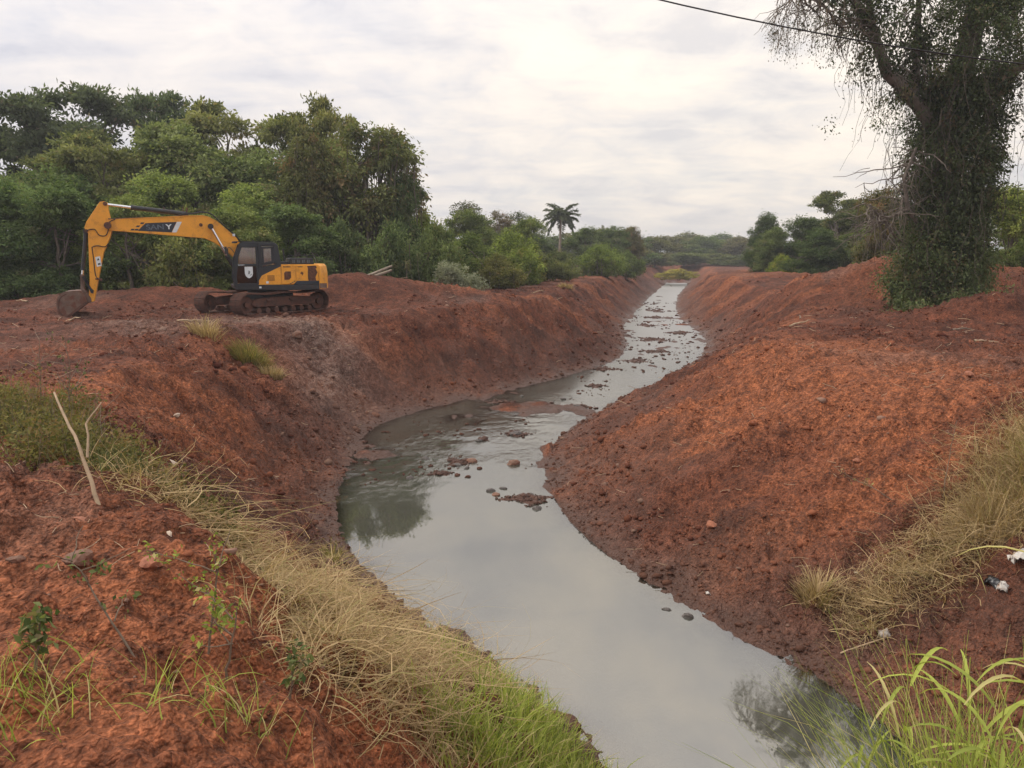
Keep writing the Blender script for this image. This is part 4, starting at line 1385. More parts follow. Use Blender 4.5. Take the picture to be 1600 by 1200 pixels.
    P("pin", rod((5.63, -.34, 3.49), (5.63, .34, 3.49), .13, 18), 'muddy_steel', boom)
    P("work_lamp", box(1.10, 1.0, .2, .3, 3.12, 3.22, .01), 'decal_white', boom)
    for (yo, dz) in ((.12, 0), (.06, .03), (-.06, .02)):
        V, Fc = pipe([(2.9, yo, 4.0 + dz), (2.55, yo, 4.0 + dz), (2.2, yo, 4.06 + dz), (1.85, yo, 3.98 + dz), (1.5, yo, 3.66), (1.0, yo, 3.18), (.7, yo, 2.8)], .022, 6, 6)
        obj("hose", mesh_np("hose", V, Fc, M['hose'], True), boom)
    V, Fc = pipe([(5.6, .20, 3.74), (4.5, .21, 3.80), (3.4, .21, 3.86), (2.9, .2, 3.98)], .02, 6, 6)
    obj("hose", mesh_np("hose", V, Fc, M['hose'], True), boom)
    for yy in (.42, -.42):
        c = P("boom_cylinder", join(rod((.75, yy, 1.25), (1.35, yy, 2.35), .075, 16), rod((.70, yy - .07, 1.2), (.70, yy + .07, 1.2), .11, 14)), 'machine_black')
        P("rod", rod((1.35, yy, 2.35), (1.92, yy, 3.50), .045, 14), 'chrome', c)
        P("rod_eye", rod((1.92, yy - .07, 3.50), (1.92, yy + .07, 3.50), .11, 14), 'machine_black', c)
    ac = P("arm_cylinder", join(rod((2.82, 0, 3.99), (4.74, 0, 4.20), .092, 18), rod((4.70, 0, 4.195), (4.78, 0, 4.205), .105, 18), prism([(2.68, 3.88), (2.95, 3.88), (2.84, 4.06), (2.76, 4.06)], -.12, .12, .01)), 'machine_black')
    P("rod", rod((4.74, 0, 4.20), (5.66, 0, 4.30), .05, 14), 'chrome', ac)
    P("fitting", join(rod((2.9, 0, 4.05), (2.9, 0, 4.26), .02, 8), rod((3.6, 0, 4.15), (3.6, 0, 4.24), .025, 8), rod((2.78, 0, 4.05), (2.74, 0, 4.24), .03, 8)), 'muddy_steel', ac)
    arm = P("arm", prism([(5.58, 4.36), (5.70, 4.41), (5.84, 4.38), (6.36, 3.62), (6.44, 3.40), (6.40, 3.26), (6.33, 3.20), (6.36, 2.6), (6.42, 1.4), (6.52, .64), (6.46, .56), (6.33, .58), (6.24, .95), (5.86, 2.45), (5.58, 3.05), (5.50, 3.30), (5.52, 3.75), (5.56, 4.0)], -.19, .19, .014), 'yellow')
    P("pin", rod((5.66, -.24, 4.31), (5.66, .24, 4.31), .075, 14), 'rust', arm)
    P("pin", rod((6.38, -.24, 3.28), (6.38, .24, 3.28), .06, 14), 'rust', arm)
    P("pin", rod((6.36, -.22, .98), (6.36, .22, .98), .05, 12), 'rust', arm)
    P("warning_plate", prism([(6.16, 2.28), (5.99, 2.32), (5.96, 1.95), (6.13, 1.91)], .192, .196), 'decal_white', arm)
    P("warning_mark", join(prism([(6.11, 2.15), (6.02, 2.17), (6.06, 2.26)], .1962, .198), prism([(6.08, 1.98), (5.99, 2.0), (6.0, 2.06), (6.09, 2.04)], .1962, .198)), 'decal_dark', arm)
    P("bracket", join(box(6.22, 6.0, .19, .23, 1.42, 1.47, .006), rod((6.0, .2, 1.38), (6.1, .22, 1.46), .04, 8)), 'muddy_steel', arm)
    for pts in ([(6.36, .21, 3.30), (6.1, .22, 3.34), (5.95, .22, 3.12), (5.72, .23, 3.12), (5.60, .24, 3.40), (5.55, .28, 3.62), (5.35, .27, 3.73)],
                [(6.24, .20, 2.66), (6.05, .21, 2.72), (5.8, .21, 2.68), (5.66, .22, 2.8)], [(6.24, .20, 2.66), (6.22, .2, 2.2), (6.20, .2, 1.6), (6.1, .2, 1.44)]):
        V, Fc = pipe(pts, .018, 6, 7)
        obj("hose", mesh_np("hose", V, Fc, M['hose'], True), arm)
    bc = P("bucket_cylinder", join(rod((6.42, 0, 3.22), (6.64, 0, 1.78), .075, 16), rod((6.42, -.1, 3.26), (6.42, .1, 3.26), .1, 14)), 'machine_black')
    P("rod", rod((6.64, 0, 1.80), (6.68, 0, 1.56), .045, 12), 'chrome', bc)
    for yy in (.25, -.25):
        P("bucket_link", prism([(6.74, 1.60), (6.66, 1.64), (6.60, 1.56), (6.40, .92), (6.34, .90), (6.31, 1.0), (6.36, 1.05)], yy - .03, yy + .03, .01), 'machine_black')
    P("bucket_link", join(prism([(6.73, 1.60), (6.64, 1.60), (6.62, 1.0), (6.76, 1.0)], -.16, .16, .02), rod((6.68, -.3, 1.57), (6.68, .3, 1.57), .055, 12)), 'bucket_steel')
    # bucket: curved shell, side plates, lip and teeth
    sh = [(6.54, .56), (6.56, .74), (6.70, 1.02), (6.95, 1.02), (7.25, .99), (7.42, .92), (7.54, .72), (7.58, .45), (7.54, .18), (7.40, .06), (7.18, .02)]
    inn = [(6.57, .57), (6.59, .73), (6.72, .98), (6.95, .98), (7.24, .95), (7.39, .89), (7.50, .71), (7.54, .45), (7.50, .20), (7.38, .10), (7.19, .06)]
    bk = prism(sh + inn[::-1], -.58, .58)
    for yy in (-.60, .565):
        bk = join(bk, prism(sh, yy, yy + .035, .006))
    bk = join(bk, prism([(6.50, .52), (6.78, 1.12), (6.66, 1.14), (6.42, .70), (6.42, .54)], .2, .24, .006), prism([(6.50, .52), (6.78, 1.12), (6.66, 1.14), (6.42, .70), (6.42, .54)], -.24, -.2, .006))
    bucket = P("bucket", bk, 'bucket_steel')
    for yy in (.60, -.625):
        P("side_edge", prism([(7.20, .0), (7.26, .06), (6.60, .60), (6.53, .54)], yy, yy + .025, .004), 'muddy_steel', bucket)
    arc = [(7.40, .10), (7.50, .30), (7.48, .60), (7.38, .80), (7.2, .9)]
    V, Fc = pipe([(x, .605, z) for x, z in arc], .02, 6, 6)
    obj("weld_rib", mesh_np("weld_rib", V, Fc, M['muddy_steel'], True), bucket)
    for q in range(5):
        yy = -.5 + q * .25
        P("tooth", prism([(7.24, .06), (7.16, .0), (6.98, -.10), (7.02, -.06)], yy - .05, yy + .05, .004), 'muddy_steel', bucket)
    tag(root, "yellow crawler excavator with black cab parked on the left bank", "excavator")
    return root


excavator()

# ------------------------------------------------------------------ loose soil, stones, grass and litter
ICO = None


def ico():
    bm = bmesh.new()
    bmesh.ops.create_icosphere(bm, subdivisions=1, radius=1.0)
    V = np.array([v.co[:] for v in bm.verts]); Fc = np.array([[v.index for v in f.verts] for f in bm.faces])
    bm.free()
    return V, Fc


IV, IF = IV0, IF0 = ico()


def lumps(P, S, rg, sq=0.7, jag=0.22, base=None):
    n = len(P)
    IV, IF = base if base else (IV0, IF0)
    V = IV[None] * (1 + jag * rg.normal(size=(n, len(IV), 1)))
    V = V * np.stack([S * (.7 + .6 * rg.random(n)), S * (.7 + .6 * rg.random(n)), S * sq * (.7 + .6 * rg.random(n))], -1)[:, None, :]
    a = rg.random(n) * 6.283; c, s_ = np.cos(a)[:, None], np.sin(a)[:, None]
    X = V[..., 0] * c - V[..., 1] * s_; Y = V[..., 0] * s_ + V[..., 1] * c
    V = np.stack([X, Y, V[..., 2]], -1) + P[:, None, :]
    Fc = IF[None] + (np.arange(n) * len(IV))[:, None, None]
    return V.reshape(-1, 3), Fc.reshape(-1, 3)


OV = np.array([(1, 0, 0), (-1, 0, 0), (0, 1, 0), (0, -1, 0), (0, 0, 1), (0, 0, -1)], float)
OF = np.array([(0, 2, 4), (2, 1, 4), (1, 3, 4), (3, 0, 4), (2, 0, 5), (1, 2, 5), (3, 1, 5), (0, 3, 5)])


def clods():
    rg = np.random.default_rng(31)
    for (n, lo, hi, s0, s1, smax, base, lab) in [
            (130000, 4.2, 60, .008, .020, .06, (OV, OF), "fine crumbs of red soil strewn over the banks"),
            (17000, 4.2, 70, .020, .050, .15, (IV, IF), "bigger loose clods of red soil on the banks")]:
        r = np.exp(rg.random(n) * (math.log(hi) - math.log(lo)) + math.log(lo))
        th = np.radians(-40 + 80 * rg.random(n))
        x, y = r * np.sin(th), r * np.cos(th)
        z, d, s, t, sl, ins = terrain(x, y)
        big_ = s0 > .015
        dens = (.02 if big_ else .15) + 1.6 * np.clip(fbm(x * .35, y * .35, 3, .55, 71) + (-.05 if big_ else .10), 0, 1) + (.9 if big_ else .6) * (1 - sstep(.05, .45, t)) * ~ins
        ok = (~ins) & (z > 0.02) & (rg.random(n) < dens)
        x, y, z, r = x[ok], y[ok], z[ok], r[ok]
        m = len(x)
        S = np.minimum((s0 + s1 * rg.random(m) ** 3.0) * (0.5 + r / 18.0), smax)
        V, Fc = lumps(np.stack([x, y, z + S * (.0 if big_ else .15)], -1), S, rg, base=base)
        cm = soil_masks(x, y, z, d[ok], s[ok], t[ok], sl[ok], ins[ok])
        cm[:, 0] = np.clip(cm[:, 0] * .7 + .6 * (rg.random(m) - .3), 0, 1)
        cm[:, 1] = np.clip(cm[:, 1] * .8 + (rg.random(m) < .06) * .8, 0, 1)
        cm[:, 2] *= .8
        colr = np.repeat(cm, len(base[0]), axis=0)
        tag(obj("soil_clods", mesh_np("soil_clods", V, Fc, M['crumb'], False, colr)), lab, "soil", kind='stuff')
    # bits of mud and gravel breaking the surface of the riffle
    n = 1500
    y = 17.5 + 75 * rg.random(n) ** 1.7
    f = rg.random(n)
    x = np.interp(y, LD[:, 1], LD[:, 0]) * (1 - f) + np.interp(y, RD[:, 1], RD[:, 0]) * f
    ok = fbm(x * .8, y * .45, 3, .6, 123) > .08
    x, y = x[ok], y[ok]
    S = (.018 + .06 * rg.random(len(x)) ** 3) * (.7 + y / 40)
    V, Fc = lumps(np.stack([x, y, S * .1], -1), S, rg, .5)
    cm = np.tile(np.array([[.15, .2, .8]]), (len(V), 1))
    tag(obj("stream_gravel", mesh_np("stream_gravel", V, Fc, M['crumb'], False, cm)), "small lumps of mud and gravel breaking the water surface", "gravel", kind='stuff')


clods()


def stone(name, x, y, size, mat, label, group, z=None, sq=.65, sub=2, cat="stone"):
    rg = np.random.default_rng(int(abs(x * 131 + y * 977)) % 99991)
    bm = bmesh.new()
    bmesh.ops.create_icosphere(bm, subdivisions=sub, radius=1.0)
    ph = rg.random(6) * 6.28
    for v in bm.verts:
        p = v.co
        k = 1 + .16 * math.sin(2.3 * p.x + ph[0]) * math.cos(2.1 * p.y + ph[1]) + .12 * math.sin(4.1 * p.z + ph[2] + 2 * p.x) + .05 * rg.normal()
        v.co = Vector((p.x * size * k * (.9 + .3 * math.sin(ph[3])), p.y * size * k * (.85 + .25 * math.sin(ph[4])), p.z * size * k * sq))
    o = bm_obj(name, bm, M[mat], None, False)
    o.location = (x, y, (gz(x, y) if z is None else z) + size * sq * .08)
    o.rotation_euler = (0, 0, ph[5])
    return tag(o, label, cat, group)


G_S, G_B = "stones standing in the stream", "stones lying on the banks"
for (x, y, s_, lab) in [
    (-1.12, 20.6, .16, "pale brown stone on the edge of the mud bar in midstream"),
    (0.02, 20.3, .19, "single upright brown stone standing alone in midstream"),
    (-1.5, 20.2, .14, "dark wet stone at the left end of the midstream mud bar"),
    (-1.2, 19.9, .10, "small dark stone just below the midstream mud bar"),
    (-2.4, 20.9, .12, "dark stone left of the midstream mud bar"),
    (-2.6, 19.0, .13, "flat stone nearest the dark tree reflection"),
    (-0.5, 17.9, .11, "left stone of the small cluster above the calm pool"),
    (-0.22, 18.1, .10, "right stone of the small cluster above the calm pool"),
    (-0.38, 17.6, .12, "reddish stone of the small cluster above the calm pool"),
    (0.55, 16.6, .15, "flat dark stone at the head of the calm pool"),
    (0.42, 17.6, .10, "small stone on the gravel bar by the right bank"),
    (1.0, 19.6, .11, "dark stone close to the right bank's point"),
    (0.1, 23.8, .20, "dark lumpy stone upstream of the lone upright stone"),
    (-1.0, 23.0, .12, "small dark stone left of the upstream lumpy stone"),
    (2.4, 28.2, .17, "dark stone near the right bank farther upstream"),
    (2.0, 29.9, .15, "dark stone in the bright upstream water"),
    (0.4, 30.5, .13, "small stone in the rippled water upstream"),
    (2.75, 11.35, .10, "small muddy stone in the pool by the right shore"),
    (2.48, 11.6, .07, "smallest muddy stone in the pool by the right shore"),
]:
    stone("stone", x, y, s_, 'stone' if 'brown' in lab or 'reddish' in lab else 'wet_stone', lab, G_S, z=-.02)
for (x, y, s_, mat, lab) in [
    (-2.62, 5.32, .075, 'stone_red', "round orange-red stone on the near left soil"),
    (-3.12, 5.3, .09, 'stone', "brownish stone left of the round orange-red stone"),
    (-3.55, 5.25, .06, 'stone', "brown stone half buried at the left, near the brownish stone"),
    (-3.75, 4.75, .05, 'stone_red', "small orange stone at the left picture edge"),
    (-3.5, 5.95, .10, 'stone_red', "flat reddish stone beside the leaning dead stick"),
    (-2.75, 5.9, .04, 'stone_pale', "small pale chip of stone above the round orange-red stone"),
    (-5.22, 11.4, .10, 'stone_pale', "pale cream stone on the left bank slope"),
    (-7.7, 27.5, .22, 'stone', "greyish boulder on the gravel below the excavator"),
    (-5.15, 15.3, .14, 'stone', "flat brown slab low on the left bank slope"),
    (-6.9, 15.6, .07, 'stone_pale', "small pinkish stone high on the left bank slope"),
    (3.6, 13.3, .10, 'stone_red', "reddish stone at the foot of the right bank by the pool"),
    (3.0, 23.5, .14, 'stone_red', "reddish stone low on the right bank's far end"),
    (9.2, 15.4, .13, 'stone_red', "reddish stone high on the right bank near the picture edge"),
    (6.2, 13.5, .07, 'stone_red', "small orange stone in the middle of the right bank slope"),
]:
    stone("stone", x, y, s_, mat, lab, G_B)


def mud_bar(x, y, rx, ry, n, label, seed):
    rg = np.random.default_rng(seed)
    a = rg.random(n) * 6.283; q = rg.random(n) ** .6
    ry = max(ry * 1.5, rx * .6)
    blob = .45 + .55 * np.abs(np.sin(a * 1.5 + seed)) + .25 * np.sin(a * 4 + seed)
    xx, yy = x + rx * q * blob * np.cos(a) + .15 * rx * rg.normal(size=n), y + ry * q * blob * np.sin(a) + .15 * ry * rg.normal(size=n)
    S = (.022 + .055 * rg.random(n) ** 2.5) * (1.25 - .7 * q) * (1 + y / 45)
    V, Fc = lumps(np.stack([xx, yy, .005 + .02 * (1 - q)], -1), S, rg, .6)
    k = 28
    aa = np.arange(k) * 6.283 / k
    bl = (.45 + .55 * np.abs(np.sin(aa * 1.5 + seed)) + .25 * np.sin(aa * 4 + seed)) * (.9 + .25 * rg.random(k))
    rings = [np.stack([x + rx * f * bl * np.cos(aa), y + ry * f * bl * np.sin(aa), np.full(k, zz)], -1) for f, zz in ((1.0, -.05), (.75, .006), (.35, .022))]
    Vb = np.concatenate(rings + [np.array([[x, y, .026]])]); o0 = len(V)
    j = np.arange(k); j2 = (j + 1) % k
    Fb = [np.stack([r_ * k + j, r_ * k + j2, r_ * k + k + j2], -1) for r_ in (0, 1)] + [np.stack([r_ * k + j, r_ * k + k + j2, r_ * k + k + j], -1) for r_ in (0, 1)] + [np.stack([2 * k + j, 2 * k + j2, np.full(k, 3 * k)], -1)]
    V = np.concatenate([V, Vb]); Fc = np.concatenate([Fc, np.concatenate(Fb) + o0])
    cm = np.tile(np.array([[.1, .35, .85]]), (len(V), 1))
    tag(obj("mud_bar", mesh_np("mud_bar", V, Fc, M['soil'], False, cm)), label, "mud bar", "mud bars in the stream")


for i, a in enumerate([
    (-1.45, 20.5, .42, .30, 90, "dark mud bar in midstream beside the pale brown stone"),
    (-1.85, 19.4, .40, .14, 45, "thin mud streak below the midstream mud bar"),
    (0.35, 17.3, .75, .16, 110, "long thin gravel bar across the head of the calm pool"),
    (0.15, 23.9, .45, .30, 80, "mud bar around the dark lumpy stone upstream"),
    (-.9, 23.1, .18, .16, 24, "tiny mud patch left of the upstream mud bar"),
    (1.1, 18.6, .3, .3, 40, "broken mud patch near the right bank's point"),
    (2.4, 28.3, .5, .35, 50, "mud bar near the right bank farther upstream"),
    (1.0, 29.0, .8, .3, 60, "thin mud bar across the rippled water"),
    (-.4, 29.2, .7, .35, 60, "mud shoal by the left bank in the rippled water"),
    (3.6, 33.0, .5, .4, 40, "mud bar in the bright reach"),
    (4.6, 38.0, .9, .5, 70, "wide mud bar in the bright reach below the red heap"),
    (6.6, 41.0, .9, .7, 60, "mud bar by the left bank in the bright reach"),
    (8.4, 45.0, 1.1, .6, 70, "flat dark mud bar just below the red heap"),
    (9.4, 51.5, 1.3, 1.1, 110, "red soil heap sitting in the middle of the channel"),
    (7.9, 54.0, .8, .9, 60, "dark mud bar left of the red heap"),
    (12.0, 56.0, 1.2, .9, 80, "dark mud bar right of the red heap"),
    (10.8, 62.0, 1.0, 1.2, 60, "mud bar beyond the red heap"),
    (13.0, 70.0, 1.2, 1.4, 60, "mud bar far up the channel"),
    (14.5, 78.0, 1.0, 1.6, 50, "farthest mud bar in the channel"),
]):
    mud_bar(*a, 300 + i)


# ---- grass: bent blades as narrow strips
def blades(P, H_, rg, width, lean, mat, name, label, col_fn, k=5, lie=0.0, dirs=None, cat="grass", parent=None):
    n = len(P)
    az = rg.random(n) * 6.283 if dirs is None else dirs
    lie = (lie * (.2 + 1.6 * rg.random((n, 1))) if lie < 1 else lie + .35 * rg.random((n, 1))) if lie else 0.0
    tang = not np.isscalar(lie)
    t = np.linspace(0, 1, k)
    bend = lean * (.4 + 1.2 * rg.random(n))
    curv = (.25 + .5 * tang) * rg.normal(size=n)
    V = np.empty((n, k, 2, 3))
    a0 = bend[:, None] * (0.35 + 1.1 * t[None]) + lie
    seg = H_[:, None] / (k - 1)
    dr = np.cumsum(np.sin(a0) * seg, axis=1) - np.sin(a0[:, :1]) * seg
    dz = np.cumsum(np.cos(a0) * seg, axis=1) - np.cos(a0[:, :1]) * seg
    aa = az[:, None] + curv[:, None] * t[None] * 2
    cx = P[:, 0:1] + dr * np.cos(aa); cy = P[:, 1:2] + dr * np.sin(aa); cz = P[:, 2:3] + dz
    w = width[:, None] * (1 - t[None] ** 2 * .9) * .5
    sx, sy = -np.sin(az)[:, None], np.cos(az)[:, None]
    tw = rg.random(n)[:, None] * 1.2 - .6
    for j, sg in enumerate((1, -1)):
        V[:, :, j, 0] = cx + sg * w * sx; V[:, :, j, 1] = cy + sg * w * sy; V[:, :, j, 2] = cz + sg * w * tw
    idx = np.arange(n * k * 2).reshape(n, k, 2)
    Fc = np.stack([idx[:, :-1, 0], idx[:, :-1, 1], idx[:, 1:, 1], idx[:, 1:, 0]], -1).reshape(-1, 4)
    colr = np.repeat(col_fn(n), k * 2, axis=0)
    o = obj(name, mesh_np(name, V.reshape(-1, 3), Fc, mat, False, colr), parent)
    if label:
        tag(o, label, cat, kind='stuff')
    return o


def scatter_on(path, half, n, rg, clump=0.25):
    """points on the ground around a polyline [(x,y,w)], gathered in tufts"""
    path = np.array(path, float)
    nt_ = max(1, int(n / 26))
    seg = np.linalg.norm(np.diff(path[:, :2], axis=0), axis=1)
    pk = rg.choice(len(seg), nt_, p=seg / seg.sum()); f = rg.random(nt_)
    w = path[pk, 2] * (1 - f) + path[pk + 1, 2] * f
    cx = path[pk, 0] * (1 - f) + path[pk + 1, 0] * f + rg.normal(size=nt_) * w * .5
    cy = path[pk, 1] * (1 - f) + path[pk + 1, 1] * f + rg.normal(size=nt_) * w * .5
    q = rg.choice(nt_, n)
    x = cx[q] + rg.normal(size=n) * clump * .5; y = cy[q] + rg.normal(size=n) * clump * .5
    z = terrain(x, y)[0]
    ok = z > -.02
    return np.stack([x[ok], y[ok], z[ok] - .02], -1)


def grass():
    rg = np.random.default_rng(77)

    def dryc(n):
        return np.stack([np.clip(rg.beta(2, 1.6, n), 0, 1), (rg.random(n) < .18) * rg.random(n), np.zeros(n)], -1)

    def greenc(n):
        return np.stack([rg.beta(1.8, 1.6, n), (rg.random(n) < .14) * .9, np.zeros(n)], -1)

    def mixc(n):
        return np.stack([rg.beta(1.5, 2.2, n), (rg.random(n) < .3) * rg.random(n), np.zeros(n)], -1)
    # dry tangle running down the left bank
    P = scatter_on([(-3.4, 7.2, .5), (-2.9, 7.7, .8), (-2.4, 8.8, 1.1), (-1.8, 8.6, 1.4), (-1.2, 8.0, 1.4), (-.6, 7.4, 1.0)], 1, 8000, rg, .35)
    dirs = rg.random(len(P)) * 6.283
    blades(P, .15 + .65 * rg.random(len(P)) ** 1.6, rg, .005 + .006 * rg.random(len(P)), .9, M['dry_grass'], "dry_grass", "tangled straw-coloured dry grass on the near left bank", dryc, 7, .75, dirs)
    P = scatter_on([(-1.9, 6.6, .5), (-1.5, 5.9, .5), (-1.15, 5.3, .5), (-.7, 5.5, .6)], 1, 4200, rg, .35)
    blades(P, .25 + .5 * rg.random(len(P)), rg, .005 + .005 * rg.random(len(P)), 1.1, M['dry_grass'], "dry_grass", "flattened dry grass hanging over the bare hollow, bottom left of centre", dryc, 7, .6)
    # long broken stems lying over the mat
    P = scatter_on([(-3.2, 7.4, .6), (-2.2, 8.4, 1.2), (-1.5, 7.6, 1.3), (-1.2, 6.2, .7), (-.7, 6.6, .8)], 1, 750, rg, .5)
    P[:, 2] += .06 + .12 * rg.random(len(P))
    blades(P, .6 + .8 * rg.random(len(P)), rg, .007 + .006 * rg.random(len(P)), .25, M['dry_grass'], "straw_stems", "long broken straw stems lying over the dry grass mat", dryc, 7, 1.15, rg.normal(size=len(P)) * .7 + R(160) * (rg.random(len(P)) < .4))
    # green fringe by the water, bottom centre
    P = scatter_on([(-.9, 8.9, .25), (-.2, 8.4, .35), (.35, 7.6, .45), (.7, 6.6, .55), (.2, 5.9, .7), (-.4, 5.6, .5)], 1, 5200, rg, .2)
    blades(P, .18 + .34 * rg.random(len(P)), rg, .009 + .008 * rg.random(len(P)), .65, M['green_grass'], "green_grass", "bright green grass fringe beside the water, bottom centre", greenc, 5)
    P = scatter_on([(-3.2, 3.3, .3), (-2.2, 3.45, .3), (-1.3, 3.9, .3)], 1, 420, rg, .25)
    blades(P, .12 + .26 * rg.random(len(P)), rg, .004 + .005 * rg.random(len(P)), .8, M['green_grass'], "green_grass", "mixed green grass along the bottom left edge", greenc, 5)
    # greyish-green weeds farther up the left crest
    P = scatter_on([(-8.4, 11.6, .5), (-7.0, 10.8, .6), (-5.6, 9.4, .6), (-4.4, 8.2, .5), (-3.7, 7.6, .4)], 1, 1200, rg, .3)
    blades(P, .12 + .42 * rg.random(len(P)), rg, .007 + .007 * rg.random(len(P)), .75, M['leaf_mid'], "weeds", "dull green weeds on the crest at the left edge", mixc, 5)
    # leafy brush among those weeds
    C = scatter_on([(-8.6, 11.8, .5), (-7.0, 10.8, .6), (-5.6, 9.5, .55), (-4.4, 8.3, .5), (-3.5, 7.7, .4)], 1, 430, rg, .5)
    C[:, 2] += .05 + .42 * rg.random(len(C)) ** 1.4
    V, Fc, cc = foliage(C, np.tile(np.array([[0, 0, 1.0]]), (len(C), 1)), 44, .16, .05, rg, .8, .2, .6, .3)
    ob = obj("brush", mesh_np("brush", V, Fc, M['leaf_mid'], False, cc))
    ob.color = (1.15, .95, .80, 1)
    tag(ob, "dull grey-green leafy brush on the crest at the left edge", "brush", kind='stuff')
    tw, twr = [], []
    for q in C[rg.choice(len(C), 170)]:
        b = q.copy(); b[2] -= .3
        e = q + np.array([rg.normal() * .2, rg.normal() * .2, .1 + .35 * rg.random()])
        tw.append(wander(b, e, 6, .2, rg)); twr.append(np.linspace(.005, .002, 6))
    V, Fc = tubes(tw, twr, 4)
    tag(obj("brush_twigs", mesh_np("brush_twigs", V, Fc, M['twig'], False)), "dry twigs sticking out of the brush on the left crest", "twigs", kind='stuff')
    # right foreground: dry tangle above the water and green behind it
    P = scatter_on([(5.0, 10.6, .35), (5.8, 10.6, .6), (6.6, 10.9, .8), (7.5, 11.4, .8), (8.3, 11.9, .7), (9.2, 12.2, .8)], 1, 6500, rg, .3)
    blades(P, .25 + .55 * rg.random(len(P)), rg, .006 + .006 * rg.random(len(P)), 1.0, M['dry_grass'], "dry_grass", "tangled dry grass on the near right bank", dryc, 7, .4)
    P = scatter_on([(7.0, 10.9, .35), (7.6, 11.1, .45), (8.4, 11.6, .5)], 1, 3600, rg, .45)
    blades(P, .5 + .75 * rg.random(len(P)), rg, .006 + .007 * rg.random(len(P)), .95, M['dry_grass'], "dry_grass", "tall drooping straw clump at the right picture edge", dryc, 7)
    P = scatter_on([(8.0, 11.0, .5), (8.6, 11.4, .6), (9.4, 11.6, .6)], 1, 2600, rg, .3)
    blades(P, .3 + .45 * rg.random(len(P)), rg, .008 + .008 * rg.random(len(P)), .6, M['green_grass'], "green_grass", "green grass behind the dry tangle at the right edge", greenc, 5)
    # bottom right reeds' undergrowth
    P = scatter_on([(3.0, 5.0, .35), (3.7, 5.2, .4), (4.4, 5.4, .4)], 1, 2600, rg, .2)
    blades(P, 1.3 + 1.3 * rg.random(len(P)), rg, .009 + .010 * rg.random(len(P)), .55, M['green_grass'], "green_grass", "thick bright green grass in the bottom right corner", greenc, 6)
    # tufts left standing on the bare earth: countable
    for (x, y, r_, n, h, mat, fn, lab) in [
        (-8.0, 23.4, .55, 900, .55, 'leaf_mid', mixc, "green grass tuft on the slope below the excavator"),
        (-7.2, 22.9, .30, 420, .4, 'dry_grass', dryc, "yellowish grass tuft just below the green tuft on the slope"),
        (-9.2, 23.2, .45, 260, .6, 'dry_grass', dryc, "dry straw tuft left of the green tuft on the slope"),
        (4.6, 11.0, .22, 420, .45, 'dry_grass', dryc, "small grass tuft at the water's edge on the right shore"),
        (-3.2, 13.1, .12, 120, .4, 'leaf_mid', mixc, "small weed low on the left bank above the pool"),
        (4.0, 57.5, .5, 260, .5, 'dry_grass', dryc, "dry weed on the far left bank crest"),
    ]:
        a = rg.random(n) * 6.283; q = r_ * rg.random(n) ** .6
        xx, yy = x + q * np.cos(a), y + q * np.sin(a)
        P = np.stack([xx, yy, terrain(xx, yy)[0] - .02], -1)
        o = blades(P, h * (.4 + .8 * rg.random(n)), rg, (.008 + .008 * rg.random(n)) * (1 + y / 30), .7, M[mat], "grass_tuft", None, fn, 5, 0, a)
        if mat == 'leaf_mid':
            o.color = (1.75, 1.35, 1.0, 1)
        tag(o, lab, "grass tuft", "grass tufts on the bare earth")


grass()


